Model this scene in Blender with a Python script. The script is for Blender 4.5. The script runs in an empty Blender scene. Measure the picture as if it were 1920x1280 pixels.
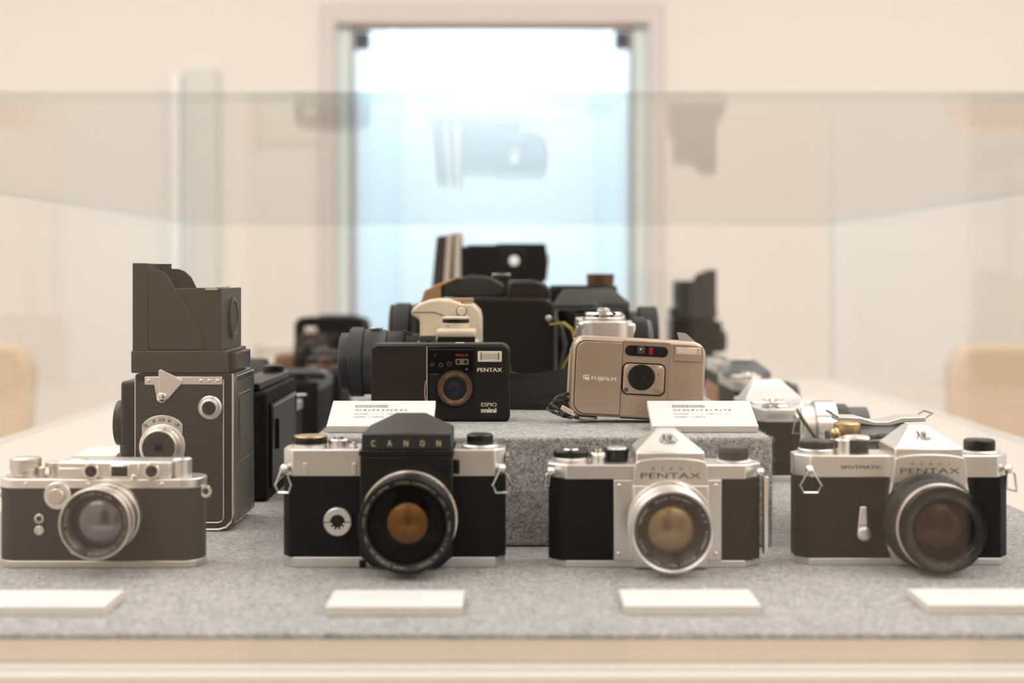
import bpy, bmesh, math, random
from mathutils import Vector, Matrix
C = bpy.context.scene.collection
S = bpy.context.scene
rnd = random.Random(7)

# ------------------------------------------------------------------ camera, world, lights, exposure
TABLE = 950.0                 # table top height above the floor, mm
EYE = TABLE + 189.0
cam = bpy.data.cameras.new('camera'); camo = bpy.data.objects.new('camera', cam); C.objects.link(camo)
cam.sensor_width = 36.0; cam.lens = 50.0; cam.shift_y = -(640 - 515) / 1920.0
cam.clip_start = 0.05; cam.clip_end = 60
cam.dof.use_dof = True; cam.dof.focus_distance = 1.075; cam.dof.aperture_fstop = 4.5
camo.location = (0, 0, EYE * .001); camo.rotation_euler = (math.pi / 2, 0, 0)
S.camera = camo
S.cycles.transparent_max_bounces = 24; S.cycles.max_bounces = 14
S.view_settings.view_transform = 'Standard'; S.view_settings.look = 'None'
S.view_settings.gamma = 1; S.view_settings.exposure = -0.86; S.view_settings.use_curve_mapping = False
w = bpy.data.worlds.new('world'); S.world = w; w.use_nodes = True
w.node_tree.nodes['Background'].inputs[0].default_value = (.9, .95, 1, 1)
w.node_tree.nodes['Background'].inputs[1].default_value = .4

def area(name, loc, rot, sx, sy, power, col):
    l = bpy.data.lights.new(name, 'AREA'); l.shape = 'RECTANGLE'; l.size = sx; l.size_y = sy
    l.energy = power; l.color = col
    o = bpy.data.objects.new(name, l); C.objects.link(o); o.location = loc; o.rotation_euler = rot
    return o
WARM = (1, .98, .965)
for i, (lx, ly) in enumerate([(-1.6, -1.3), (1.6, -1.3), (-1.6, 1.2), (1.6, 1.2), (-1.5, 3.0), (1.5, 3.0)]):
    area('ceiling_lamp', (lx, ly, 2.93), (0, 0, 0), 2.2, 1.6, 66 if ly < 2 else 46, WARM)
area('passage_lamp', (-.1, 6.0, 2.52), (0, 0, 0), .9, 1.9, 38, (.90, .97, 1))

# ------------------------------------------------------------------ materials
MATS = {}
def nodes(m):
    m.use_nodes = True
    nt = m.node_tree
    return nt, nt.nodes['Principled BSDF']
def mat(name, col, rough=.5, metal=0.0, bump=0.0, scale=800.0, var=0.0, kind='noise', coat=0.0, spec=.5, emit=None, es=0, stretch=None):
    if name in MATS: return MATS[name]
    m = bpy.data.materials.new(name); nt, b = nodes(m)
    b.inputs['Base Color'].default_value = (*col, 1)
    b.inputs['Roughness'].default_value = rough; b.inputs['Metallic'].default_value = metal
    b.inputs['Specular IOR Level'].default_value = spec
    if coat: b.inputs['Coat Weight'].default_value = coat; b.inputs['Coat Roughness'].default_value = .05
    if emit: b.inputs['Emission Color'].default_value = (*emit, 1); b.inputs['Emission Strength'].default_value = es
    tc = nt.nodes.new('ShaderNodeTexCoord')
    if kind == 'voronoi':
        t = nt.nodes.new('ShaderNodeTexVoronoi'); t.inputs['Scale'].default_value = scale; out = t.outputs['Distance']
    else:
        t = nt.nodes.new('ShaderNodeTexNoise'); t.inputs['Scale'].default_value = scale
        t.inputs['Detail'].default_value = 5; out = t.outputs['Fac']
    if stretch:
        mp = nt.nodes.new('ShaderNodeMapping'); mp.inputs['Scale'].default_value = stretch
        nt.links.new(tc.outputs['Object'], mp.inputs['Vector']); nt.links.new(mp.outputs['Vector'], t.inputs['Vector'])
    else: nt.links.new(tc.outputs['Object'], t.inputs['Vector'])
    if bump:
        bp = nt.nodes.new('ShaderNodeBump'); bp.inputs['Strength'].default_value = bump; bp.inputs['Distance'].default_value = .0004
        nt.links.new(out, bp.inputs['Height']); nt.links.new(bp.outputs['Normal'], b.inputs['Normal'])
    if var:
        r = nt.nodes.new('ShaderNodeMapRange'); nt.links.new(out, r.inputs['Value'])
        r.inputs['To Min'].default_value = 1 - var; r.inputs['To Max'].default_value = 1 + var
        mx = nt.nodes.new('ShaderNodeVectorMath'); mx.operation = 'SCALE'; mx.inputs[0].default_value = col
        nt.links.new(r.outputs['Result'], mx.inputs['Scale']); nt.links.new(mx.outputs['Vector'], b.inputs['Base Color'])
    MATS[name] = m; return m
def clear(name, tint=(1, 1, 1), f0=.04, gain=.96, power=5.0, rough=0.0):
    """thin clear pane: transparent / mirror mixed by view angle"""
    m = bpy.data.materials.new(name); m.use_nodes = True; nt = m.node_tree; nt.nodes.clear()
    o = nt.nodes.new('ShaderNodeOutputMaterial'); mx = nt.nodes.new('ShaderNodeMixShader')
    tr = nt.nodes.new('ShaderNodeBsdfTransparent'); tr.inputs[0].default_value = (*tint, 1)
    gl = nt.nodes.new('ShaderNodeBsdfGlossy'); gl.inputs['Roughness'].default_value = rough
    g = nt.nodes.new('ShaderNodeNewGeometry'); d = nt.nodes.new('ShaderNodeVectorMath'); d.operation = 'DOT_PRODUCT'
    nt.links.new(g.outputs['Normal'], d.inputs[0]); nt.links.new(g.outputs['Incoming'], d.inputs[1])
    def mth(op, a, b_):
        n = nt.nodes.new('ShaderNodeMath'); n.operation = op
        for i, v in enumerate((a, b_)):
            if v is None: continue
            if isinstance(v, (int, float)): n.inputs[i].default_value = v
            else: nt.links.new(v, n.inputs[i])
        return n.outputs[0]
    a = mth('ABSOLUTE', d.outputs['Value'], None)
    c = mth('SUBTRACT', 1.0, a); p = mth('POWER', c, power)
    f = mth('ADD', mth('MULTIPLY', p, gain), f0)
    nt.links.new(f, mx.inputs[0]); nt.links.new(tr.outputs[0], mx.inputs[1]); nt.links.new(gl.outputs[0], mx.inputs[2])
    nt.links.new(mx.outputs[0], o.inputs[0]); return m
def felt(name, dark, light, bump=.9):
    m = bpy.data.materials.new(name); nt, b = nodes(m)
    tc = nt.nodes.new('ShaderNodeTexCoord')
    def ns(scale, detail, dist=0):
        t = nt.nodes.new('ShaderNodeTexNoise'); t.inputs['Scale'].default_value = scale; t.inputs['Detail'].default_value = detail
        t.inputs['Distortion'].default_value = dist; nt.links.new(tc.outputs['Object'], t.inputs['Vector']); return t.outputs['Fac']
    fine = ns(620, 4, 1.5); mid = ns(150, 3, 2.0)
    add = nt.nodes.new('ShaderNodeMix'); add.data_type = 'FLOAT'; add.inputs[0].default_value = .35
    nt.links.new(fine, add.inputs[2]); nt.links.new(mid, add.inputs[3])
    r = nt.nodes.new('ShaderNodeValToRGB'); r.color_ramp.elements[0].position = .38; r.color_ramp.elements[1].position = .62
    r.color_ramp.elements[0].color = (*dark, 1); r.color_ramp.elements[1].color = (*light, 1)
    nt.links.new(add.outputs[0], r.inputs[0]); nt.links.new(r.outputs[0], b.inputs['Base Color'])
    b.inputs['Roughness'].default_value = 1; b.inputs['Specular IOR Level'].default_value = .1
    b.inputs['Sheen Weight'].default_value = .25
    bp = nt.nodes.new('ShaderNodeBump'); bp.inputs['Strength'].default_value = bump; bp.inputs['Distance'].default_value = .0012
    nt.links.new(add.outputs[0], bp.inputs['Height']); nt.links.new(bp.outputs['Normal'], b.inputs['Normal'])
    return m

CHROME = mat('satin_chrome', (.81, .79, .765), .36, 1, .05, 900, .04)
POLISH = mat('polished_chrome', (.8, .78, .75), .16, 1)
AGED = mat('aged_chrome', (.68, .635, .57), .38, 1, .1, 500, .18)
BRASS = mat('worn_brass', (.62, .44, .22), .35, 1, .05, 500, .15)
BLACKM = mat('black_enamel', (.007, .007, .007), .34, 0, .03, 600, spec=.4)
BLACKP = mat('black_plastic', (.007, .0068, .0065), .45, 0, .05, 1500, spec=.32)
BAFFLE = mat('matte_black', (.004, .004, .004), .9, spec=.08)
BLACKS = mat('black_gloss', (.008, .007, .008), .12, 0)
GREYM = mat('dark_grey_enamel', (.055, .06, .065), .4, 0, .05, 900)
LEATHER = mat('black_leatherette', (.006, .0058, .0055), .62, 0, .5, 1300, 0, 'voronoi', spec=.22)
LEATHERB = mat('grained_leather', (.014, .012, .010), .4, 0, 1.0, 420, .35, spec=.6, stretch=(.45, .45, 1.6))
BROWNL = mat('tan_leather', (.36, .16, .06), .5, 0, .4, 500, .15)
STRAPB = mat('strap_black', (.010, .009, .009), .6, 0, .3, 900)
STRAPBR = mat('strap_brown', (.05, .028, .018), .5, 0, .3, 700, .2)
RUBBER = mat('knurled_rubber', (.013, .013, .014), .6)
CHAMP = mat('champagne_plastic', (.74, .65, .50), .42, .1, .02, 900)
TITAN = mat('champagne_metal', (.56, .44, .345), .34, .75, .04, 1500, .03)
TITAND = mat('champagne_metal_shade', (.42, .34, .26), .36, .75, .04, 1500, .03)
TAN = mat('tan_enamel', (.42, .25, .12), .45, .2, .1, 400, .1)
WHITE = mat('white_board', (.75, .75, .725), .6, 0, .05, 300)
EDGEW = mat('board_edge', (.72, .67, .6), .8)
INK = mat('black_ink', (.03, .03, .03), .7)
GREYI = mat('grey_ink', (.28, .27, .25), .7)
PALEI = mat('pale_grey_ink', (.62, .62, .6), .7)
ENGR = mat('engraved_fill', (.05, .047, .045), .8, spec=.2)
ENGB = mat('engraved_light_fill', (.3, .3, .29), .5)
GOLD = mat('gold_print', (.62, .50, .30), .5, .2)
CREAM = mat('cream_print', (.72, .62, .46), .5)
WHITEP = mat('white_print', (.8, .78, .74), .5)
REDP = mat('red_print', (.6, .04, .01), .5)
REDW = mat('red_filter', (.35, .01, .015), .15)
FLASH = mat('flash_lens', (.85, .8, .7), .2, .2, .4, 600)
AMBER = mat('amber_coating', (.19, .09, .024), .3, .75)
AMBERL = mat('pale_amber_coating', (.27, .195, .10), .28, .8)
REDC = mat('red_coating', (.045, .016, .010), .25, .7)
VIOLET = mat('violet_coating', (.20, .185, .2), .2, .8)
VIOLD = mat('dark_violet_coating', (.025, .02, .04), .15, .5)
BRONZE = mat('bronze_ring', (.13, .075, .045), .38, .6)
DGLASS = mat('dark_glass', (.02, .017, .02), .08)
YELLOW = mat('yellow_webbing', (.32, .24, .012), .7)
ACRYL = clear('clear_acrylic', (.995, .998, .997))
ACRYT = clear('clear_acrylic_top', (1, 1, 1), .02, .42)
ACRYS = clear('clear_acrylic_side', (.998, 1, 1), .015, .27)
ACRYE = clear('acrylic_edge', (.88, .93, .92), .12, .5, 3, .15)
LGLASS = clear('lens_glass', (.97, .97, .99), .010, .6)
FELT = felt('grey_felt', (.16, .157, .153), (.64, .635, .625))

# ------------------------------------------------------------------ mesh builder (mm)
class M:
    def __init__(s): s.b = bmesh.new()
    def _f(s, vs):
        try: s.b.faces.new(vs)
        except ValueError: pass
    def loft(s, rings, closed=True, caps=True):
        R = [[s.b.verts.new(Vector(p) * .001) for p in r] for r in rings]
        n = len(R[0])
        for a, c in zip(R, R[1:]):
            for i in range(n if closed else n - 1):
                j = (i + 1) % n
                s._f((a[i], a[j], c[j], c[i]))
        if caps: s._f(R[0][::-1]); s._f(R[-1])
        return s
    def prism(s, pts, a, c, axis='Z'):
        f = {'Z': lambda p, t: (p[0], p[1], t), 'Y': lambda p, t: (p[0], t, p[1]), 'X': lambda p, t: (t, p[0], p[1])}[axis]
        return s.loft([[f(p, a) for p in pts], [f(p, c) for p in pts]])
    def box(s, x0, x1, y0, y1, z0, z1):
        return s.prism([(x0, y0), (x1, y0), (x1, y1), (x0, y1)], z0, z1)
    def lathe(s, cx, cy, cz, prof, axis='Y', seg=48, caps=True):
        rings = []
        for e in prof:
            r, t = e[0], e[1]; k = e[2] if len(e) > 2 else 0
            ring = []
            for i in range(seg):
                a = 2 * math.pi * i / seg; rr = r + (k if i % 2 else 0)
                u, v = rr * math.cos(a), rr * math.sin(a)
                ring.append({'Y': (cx + u, cy + t, cz + v), 'Z': (cx + u, cy + v, cz + t), 'X': (cx + t, cy + u, cz + v)}[axis])
            rings.append(ring)
        return s.loft(rings, True, caps)
    def tube(s, pts, r, closed=False, seg=8):
        P = [Vector(p) for p in pts]; n = len(P); rings = []
        for i, p in enumerate(P):
            if closed: t = (P[(i + 1) % n] - P[i - 1])
            else: t = P[min(i + 1, n - 1)] - P[max(i - 1, 0)]
            t.normalize(); up = Vector((0, 0, 1)) if abs(t.z) < .9 else Vector((0, 1, 0))
            u = t.cross(up).normalized(); v = t.cross(u)
            rings.append([p + (u * math.cos(2 * math.pi * k / seg) + v * math.sin(2 * math.pi * k / seg)) * r for k in range(seg)])
        if closed: rings.append(rings[0])
        return s.loft(rings, True, not closed)
    def ribbon(s, pts, wvec, th, tv=None):
        P = [Vector(p) for p in pts]; wv = Vector(wvec) / 2; n = len(P); rings = []
        for i, p in enumerate(P):
            t = (P[min(i + 1, n - 1)] - P[max(i - 1, 0)]).normalized(); u = t.cross(wv.normalized())
            u = u.normalized() * th / 2 if u.length > 1e-4 else Vector((0, 0, th / 2))
            rings.append([p - wv - u, p + wv - u, p + wv + u, p - wv + u])
        return s.loft(rings)
    def ball(s, c, r, sq=(1, 1, 1)):
        m = Matrix.Translation(Vector(c) * .001) @ Matrix.Diagonal((*[q * r * .001 for q in sq], 1))
        bmesh.ops.create_uvsphere(s.b, u_segments=16, v_segments=10, radius=1, matrix=m); return s
    def build(s, name, m, parent=None, bevel=0, seg=2, smooth=38, label=None):
        bmesh.ops.recalc_face_normals(s.b, faces=s.b.faces)
        me = bpy.data.meshes.new(name); s.b.to_mesh(me); s.b.free()
        me.materials.append(m)
        for p in me.polygons: p.use_smooth = True
        me.set_sharp_from_angle(angle=math.radians(smooth))
        o = bpy.data.objects.new(name, me); C.objects.link(o); o.parent = parent
        if bevel:
            bv = o.modifiers.new('bevel', 'BEVEL'); bv.width = bevel * .001; bv.segments = seg
            bv.limit_method = 'ANGLE'; bv.angle_limit = math.radians(35); bv.use_clamp_overlap = True
        if label: o['label'] = label
        return o

def thing(name, label, cat, X, d, z, rot=0, group=None, roll=0, tilt=0):
    o = bpy.data.objects.new(name, None); C.objects.link(o)
    o.empty_display_size = .01
    o.location = (X * .001, d * .001, (TABLE + z) * .001)
    o.rotation_euler = (math.radians(tilt), math.radians(roll), math.radians(rot))
    o['label'] = label; o['category'] = cat
    if group: o['group'] = group
    return o
def struct(o): o['kind'] = 'structure'; return o

# rounded rectangle outline, counter-clockwise
def rrect(x0, x1, z0, z1, r, n=6):
    if isinstance(r, (int, float)): r = [r] * 4
    pts = []
    for (cx, cz, a0, rr) in ((x1 - r[0], z0 + r[0], -90, r[0]), (x1 - r[1], z1 - r[1], 0, r[1]), (x0 + r[2], z1 - r[2], 90, r[2]), (x0 + r[3], z0 + r[3], 180, r[3])):
        for i in range(n + 1):
            a = math.radians(a0 + 90 * i / n); pts.append((cx + rr * math.cos(a), cz + rr * math.sin(a)))
    return pts
def octo(w, dep, ch, chd, x0=0, y0=0):
    h = w / 2
    return [(x0 - h + ch, y0), (x0 + h - ch, y0), (x0 + h, y0 + chd), (x0 + h, y0 + dep - chd), (x0 + h - ch, y0 + dep), (x0 - h + ch, y0 + dep), (x0 - h, y0 + dep - chd), (x0 - h, y0 + chd)]

# ------------------------------------------------------------------ lettering
GL = {}
def glyph(ch):
    if ch not in GL:
        cu = bpy.data.curves.new('t', 'FONT'); cu.body = ch; cu.size = 1; cu.resolution_u = 2
        o = bpy.data.objects.new('t', cu); me = bpy.data.meshes.new_from_object(o)
        GL[ch] = ([v.co[:] for v in me.vertices], [tuple(p.vertices) for p in me.polygons])
        bpy.data.objects.remove(o); bpy.data.curves.remove(cu)
    return GL[ch]
def front(y):  # writing on a plane facing -Y
    return lambda u, v: (u, y, v)
def text(s, x0, x1, z0, z1, mapping, name, m, parent, bold=0.0, spread=None):
    """fit a line of writing into the box x0..x1, z0..z1 (mm)"""
    vs, fs, dp = [], [], []
    items = [(s, 0)]
    if spread:   # letters spaced one by one
        items = [(ch, i * spread) for i, ch in enumerate(s)]
    for st, off in items:
        gv, gf = glyph(st)
        if spread and gv:
            cx = (min(v[0] for v in gv) + max(v[0] for v in gv)) / 2; gv = [(v[0] - cx, v[1]) for v in gv]
        shifts = [0] if not bold else [-bold, 0, bold]
        for sh in shifts:
            b0 = len(vs); vs += [(v[0] + off + sh, v[1]) for v in gv]; fs += [tuple(i + b0 for i in f) for f in gf]; dp += [sh] * len(gv)
    if not vs: return None
    a0, a1 = min(v[0] for v in vs), max(v[0] for v in vs); c0, c1 = min(v[1] for v in vs), max(v[1] for v in vs)
    me = bpy.data.meshes.new(name)
    P = [Vector(mapping(x0 + (v[0] - a0) / (a1 - a0) * (x1 - x0), z0 + (v[1] - c0) / max(c1 - c0, 1e-6) * (z1 - z0))) * .001 for v in vs]
    if bold:   # doubled strokes sit a hair apart so they never coincide
        nv = (P[0] * 0 + (Vector(mapping(1, 0)) - Vector(mapping(0, 0))).cross(Vector(mapping(0, 1)) - Vector(mapping(0, 0)))).normalized()
        P = [p + nv * (.00003 * (1 + q / bold)) for p, q in zip(P, dp)]
    me.from_pydata(P, [], fs); me.materials.append(m)
    o = bpy.data.objects.new(name, me); C.objects.link(o); o.parent = parent
    return o
def ringtext(s, cx, cz, r, y, size, a0, a1, name, m, parent, slope=0):
    """writing around a ring; angles in degrees, clockwise from a0 to a1 (90 = top)"""
    vs, fs = [], []; n = len(s)
    for i, ch in enumerate(s):
        if ch == ' ': continue
        gv, gf = glyph(ch)
        if not gv: continue
        xs = [v[0] for v in gv]; mx = (min(xs) + max(xs)) / 2
        a = math.radians(a0 + (a1 - a0) * (i + .5) / n); b0 = len(vs)
        for v in gv:
            u, t = (v[0] - mx) * size, (v[1] - .35) * size
            rr = r + t
            vs.append(Vector((cx + rr * math.cos(a) + u * math.sin(a), y - t * slope, cz + rr * math.sin(a) - u * math.cos(a))) * .001)
        fs += [tuple(k + b0 for k in f) for f in gf]
    me = bpy.data.meshes.new(name); me.from_pydata(vs, [], fs); me.materials.append(m)
    o = bpy.data.objects.new(name, me); C.objects.link(o); o.parent = parent
    return o

# ------------------------------------------------------------------ shared camera parts
def lens(root, cx, cz, y0, barrel, yf, Rf, Rn, Rg, rim, glassc, Rc, ringm=None, deep=6):
    """barrel: list of (name, material, profile); first one is the lens body, the rest sub-parts"""
    nm, m, pr = barrel[0]
    body = M().lathe(cx, y0, cz, pr, seg=72, caps=False).build('lens', m, root)
    for nm, m, pr in barrel[1:]:
        M().lathe(cx, y0, cz, pr, seg=96, caps=False).build(nm, m, body)
    M().lathe(cx, 0, cz, [(Rf, yf + 4), (Rf, yf + .6), (Rf - .5, yf), (Rf - 1.2, yf - .1), (Rn + .3, yf + .6), (Rn, yf + 1.4)], seg=72, caps=False).build('front_rim', rim, body)
    M().lathe(cx, 0, cz, [(Rn, yf + 1.2), (Rn - .3, yf + 1.5), (Rg + .3, yf + 2.6), (Rg, yf + 3), (Rg - .6, yf + 3 + deep), (Rc + .5, yf + 4 + deep)], seg=72, caps=False).build('name_ring', ringm or BLACKM, body)
    M().lathe(cx, 0, cz, [(Rc + .6, yf + 4.5 + deep)] + [(Rc * math.sin(t) / math.sin(.45), yf + 4.4 + deep - Rc * (math.cos(t) - math.cos(.45)) / math.sin(.45)) for t in [.45 * (1 - k / 8) for k in range(8)]] + [(.01, yf + 4.4 + deep - Rc * (1 - math.cos(.45)) / math.sin(.45))], seg=48, caps=False).build('rear_element', glassc, body)
    M().lathe(cx, 0, cz, [(Rg - .1, yf + 4.6), (Rg * .8, yf + 3.6), (Rg * .5, yf + 2.9), (Rg * .2, yf + 2.6), (.01, yf + 2.55)], seg=48, caps=False).build('front_element', LGLASS, body)
    return body
def knob(root, name, x, y, z0, layers, mats=None):
    """layers: (material, [(r, z, knurl)...]); first is the part, the rest its sub-parts"""
    p = None
    for i, (nm, m, pr) in enumerate(layers):
        o = M().lathe(x, y, z0, pr, 'Z', seg=64).build(nm if i else name, m, p or root)
        p = p or o
    return p
def lug(root, x, y, z, side, edge_on=False, drop=14, wid=6.5):
    p = M().ball((x, y - 1, z), 3.0).lathe(x, y - 3, z, [(2.6, 5), (2.6, 1), (1.8, 0)], seg=16).build('strap_lug', POLISH, root)
    if edge_on: pts = [(x + side * .5, y - 2, z + 1), (x + side * 3.5, y - 4 , z - 3), (x + side * 5, y - wid * .5, z - drop), (x + side * 2, y + wid * .9, z - drop), (x, y + 2, z - 2)]
    else: pts = [(x - 1.6, y - 4, z), (x - wid, y - 4.5, z - drop * .72), (x - wid * .65, y - 4.5, z - drop), (x + wid * .65, y - 4.5, z - drop), (x + wid, y - 4.5, z - drop * .72), (x + 1.6, y - 4, z)]
    M().tube(pts, .8, True).build('strap_ring', POLISH, p)
    return p
def screws(root, pts, y):
    for (x, z) in pts:
        M().lathe(x, y, z, [(1.4, .3), (1.4, -.3), (1.0, -.6), (.3, -.7)], seg=16).build('screw', POLISH, root)

# ================================================================== the room
PLASTER = mat('cream_plaster', (.88, .85, .81), .9, 0, .05, 40)
PALEW = mat('pale_grey_paint', (.74, .76, .75), .7)
LILAC = mat('pale_lilac_paint', (.74, .70, .69), .6)
FLOORM = mat('light_wood_floor', (.55, .45, .34), .45, 0, .1, 6, .1)
DARKR = mat('haze_mask_black', (.012, .011, .010), .9)
PASS = mat('passage_paint', (.78, .86, .90), .8)
PASSB = mat('passage_end_paint', (.93, .96, .97), .8)
def wbox(name, m, x0, x1, y0, y1, z0, z1, parent=None, bevel=0):
    return M().box(x0, x1, y0, y1, z0, z1).build(name, m, parent, bevel)
XL, XR, YB, YF, H = -3200, 3200, 4800, -2500, 2950
struct(wbox('floor', FLOORM, XL, XR, YF, YB, -60, 0))
struct(wbox('ceiling', PLASTER, XL, XR, YF, YB, H + 10, H + 60))
struct(wbox('wall_left', PLASTER, XL - 60, XL, YF, YB, 0, H))
struct(wbox('wall_right', PLASTER, XR, XR + 60, YF, YB, 0, H))
# back wall with the tall opening in the middle
OX0, OX1, OZ1 = -595, 460, 1985
struct(M().box(XL, OX0, YB, YB + 120, 0, H).box(OX1, XR, YB, YB + 120, 0, H).box(OX0, OX1, YB, YB + 120, OZ1, H).build('wall_back', PLASTER))
# shallow moulded surround
t = M().prism([(OX0 - 45, 0), (OX0, 0), (OX0, OZ1), (OX1, OZ1), (OX1, 0), (OX1 + 45, 0), (OX1 + 45, OZ1 + 70), (OX0 - 45, OZ1 + 70)], YB - 22, YB, 'Y')
struct(t.build('trim_1', LILAC, None, 6))
# opening: passage beyond
d1 = struct(M().box(OX0 + 40, OX1 - 40, YB + 30, YB + 60, OZ1 - 14, OZ1).build('door_1', TAN))
for x0, x1 in ((OX0, OX0 + 44), (OX1 - 44, OX1)):
    wbox('glass_edge', mat('pale_cyan_glass_edge', (.80, .92, .93), .3), x0, x1, YB + 20, YB + 70, 0, OZ1 - 14, d1)
for x0, x1 in ((OX0 + 44, OX0 + 62), (OX1 - 62, OX1 - 44)):
    wbox('jamb_profile', mat('grey_metal_profile', (.38, .38, .40), .4, .5), x0, x1, YB + 20, YB + 80, 0, OZ1 - 14, d1)
for x0, x1 in ((OX0 + 62, OX0 + 110), (OX1 - 110, OX1 - 62)):
    wbox('hinge', mat('dark_hinge', (.10, .10, .12), .5, .5), x0, x1, YB + 40, YB + 90, OZ1 - 75, OZ1 - 20, d1)
struct(M().box(OX0 + 30, OX0 + 44, YB + 120, 7000, 0, 2560).build('wall_passage_left', PASS))
struct(M().box(OX1 - 44, OX1 - 30, YB + 120, 7000, 0, 2560).build('wall_passage_right', PASS))
struct(wbox('wall_passage_end', PASSB, OX0, OX1, 7000, 7060, 0, 2560))
struct(wbox('ceiling_passage', PASSB, OX0, OX1, YB + 120, 7000, 2560, 2600))
struct(wbox('floor_passage', PASSB, OX0, OX1, YB, 7000, -60, 0))
# spot lamp high in the passage
sp = bpy.data.objects.new('spot_lamp', None); C.objects.link(sp); sp.location = (-.515, 6.0, 2.06)
sp['label'] = 'small glowing spot lamp high on the left inside the bright doorway'; sp['category'] = 'lamp'
M().lathe(0, 0, 0, [(48, 0), (55, 70), (30, 110)], 'Z', 24).build('lamp_head', PASSB, sp)
M().lathe(0, 0, 0, [(45, -2), (45, -12)], 'Z', 24).build('lamp_face', mat('lamp_glow', (1, 1, 1), .5, emit=(1, .98, .92), es=14), sp)
M().tube([(0, 0, 100), (-20, 0, 300), (-20, 0, 500)], 9).build('lamp_stem', PASSB, sp)
# narrow pale pilaster left
struct(wbox('trim_2', PALEW, -1105, -990, YB - 30, YB, 0, 1830))
struct(wbox('seam_highlight', mat('seam_highlight_white', (.95, .96, .96), .3), -1142, -1110, YB - 36, YB, 0, 1810))  # white wall strip painting the highlight on the cover's rear corner seam
# rear wall (behind the photographer) with two invented dark openings that shape the front-pane haze
RX0, RX1, RX2, RX3 = -750, 327, 1275, 2000
rw = M().box(XL, RX0, YF - 100, YF, 0, H).box(RX1, RX2, YF - 100, YF, 0, H).box(RX3, XR, YF - 100, YF, 0, H)
rw.box(RX0, RX1, YF - 100, YF, 2150, H).box(RX2, RX3, YF - 100, YF, 2150, H)
struct(rw.build('wall_rear', mat('beige_plaster', (.66, .56, .455), .9, 0, .05, 40)))
struct(wbox('haze_mask_panel', DARKR, RX1, 490, YF, YF + 60, 626, 1150))  # added dark panel, unseen; cuts the front-pane haze beside the opening
struct(M().box(RX0 - 50, RX1 + 50, YF - 900, YF - 880, 0, 2200).build('haze_mask_1', DARKR))  # added unseen backing, stands in for the photographer's dark reflection
struct(M().box(RX2 - 50, RX3 + 50, YF - 900, YF - 880, 0, 2200).build('haze_mask_2', DARKR))  # second added backing, darkens the right end of the pane reflection
dk = M()
for a, b_ in ((RX0, RX1), (RX2, RX3)):
    dk.box(a - 60, a - 50, YF - 880, YF - 100, 0, 2200).box(b_ + 50, b_ + 60, YF - 880, YF - 100, 0, 2200).box(a - 50, b_ + 50, YF - 880, YF - 100, 2200, 2210).box(a - 50, b_ + 50, YF - 880, YF - 100, -20, -5)
struct(dk.build('haze_mask_lining', DARKR))  # added dark lining that keeps both openings black in the reflection
# thin pale frame on the back wall, left of the doorway
pf = bpy.data.objects.new('picture_frame', None); C.objects.link(pf); pf.location = (-.735, YB * .001 - .02, .76)
pf['label'] = 'thin pale picture frame on the wall left of the bright doorway'; pf['category'] = 'picture frame'
M().box(-115, 115, 8, 20, -130, 130).build('picture', mat('pale_print', (.82, .79, .73), .8), pf)
f = M()
for (a, b_, c, d_) in ((-122, 122, 124, 132), (-122, 122, -132, -124), (-122, -114, -132, 132), (114, 122, -132, 132)): f.box(a, b_, 0, 20, c, d_)
f.build('frame', mat('pale_frame_wood', (.66, .58, .50), .6), pf)

# ================================================================== display table and its clear cover
TX, TF, TB = 590, 749, 2590
tb = bpy.data.objects.new('display_table', None); C.objects.link(tb); tb.location = (0, 0, 0)
tb['label'] = 'long white display table topped with grey felt and a pale wood edge'; tb['category'] = 'table'
wbox('felt_top', FELT, -408, 408, TF, TB, TABLE - 3, TABLE, tb, .8)
for x0, x1 in ((-TX, -408.5), (408.5, TX)): wbox('table_border', mat('cream_laminate', (.64, .59, .54), .5), x0, x1, TF + .5, TB, TABLE - 3, TABLE - .05, tb, .4)
woodm = mat('pale_beech', (.80, .70, .57), .55, 0, .05, 20, .06)
wbox('wood_edge', woodm, -TX, TX, TF + .5, TB, TABLE - 15, TABLE - 3.05, tb, .5)
cabm = mat('white_cabinet_paint', (.76, .72, .67), .5)
wbox('cabinet', cabm, -TX - 20, TX + 20, TF - 24, TB + 20, 80, TABLE - 15.05, tb, 1.5)
wbox('plinth', PALEW, -TX + 20, TX - 20, TF + 30, TB - 30, 0, 80, tb)
GZ = TABLE + 283
gc = bpy.data.objects.new('display_cover', None); C.objects.link(gc)
gc['label'] = 'clear acrylic cover standing over all the cameras on the table'; gc['category'] = 'display case'
GX, G0, G1 = 572, 731, 2560
def pane(name, x0, x1, y0, y1, z0, z1, m, thin):
    bm_ = M().box(x0, x1, y0, y1, z0, z1); o = bm_.build(name, m, gc)
    o.data.materials.append(ACRYE)
    for p in o.data.polygons:
        if abs(p.normal[thin]) < .5: p.material_index = 1
    return o
pane('front_pane', -TX - 5, TX + 5, G0, G0 + 6, TABLE - 14.9, GZ, ACRYL, 1)
pane('top_pane', -GX, GX, G0 + 6.1, G1 - 6.1, GZ - 5, GZ, ACRYT, 2)
pane('side_pane', -GX - 6, -GX - .1, G0 + 6.1, G1 - 6, TABLE + .2, GZ, ACRYS, 0)
pane('side_pane', GX + .1, GX + 6, G0 + 6.1, G1 - 6, TABLE + .2, GZ, ACRYS, 0)
pane('rear_pane', -GX, GX, G1 - 6, G1, TABLE + .2, GZ - 5.1, ACRYS, 1)

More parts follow.
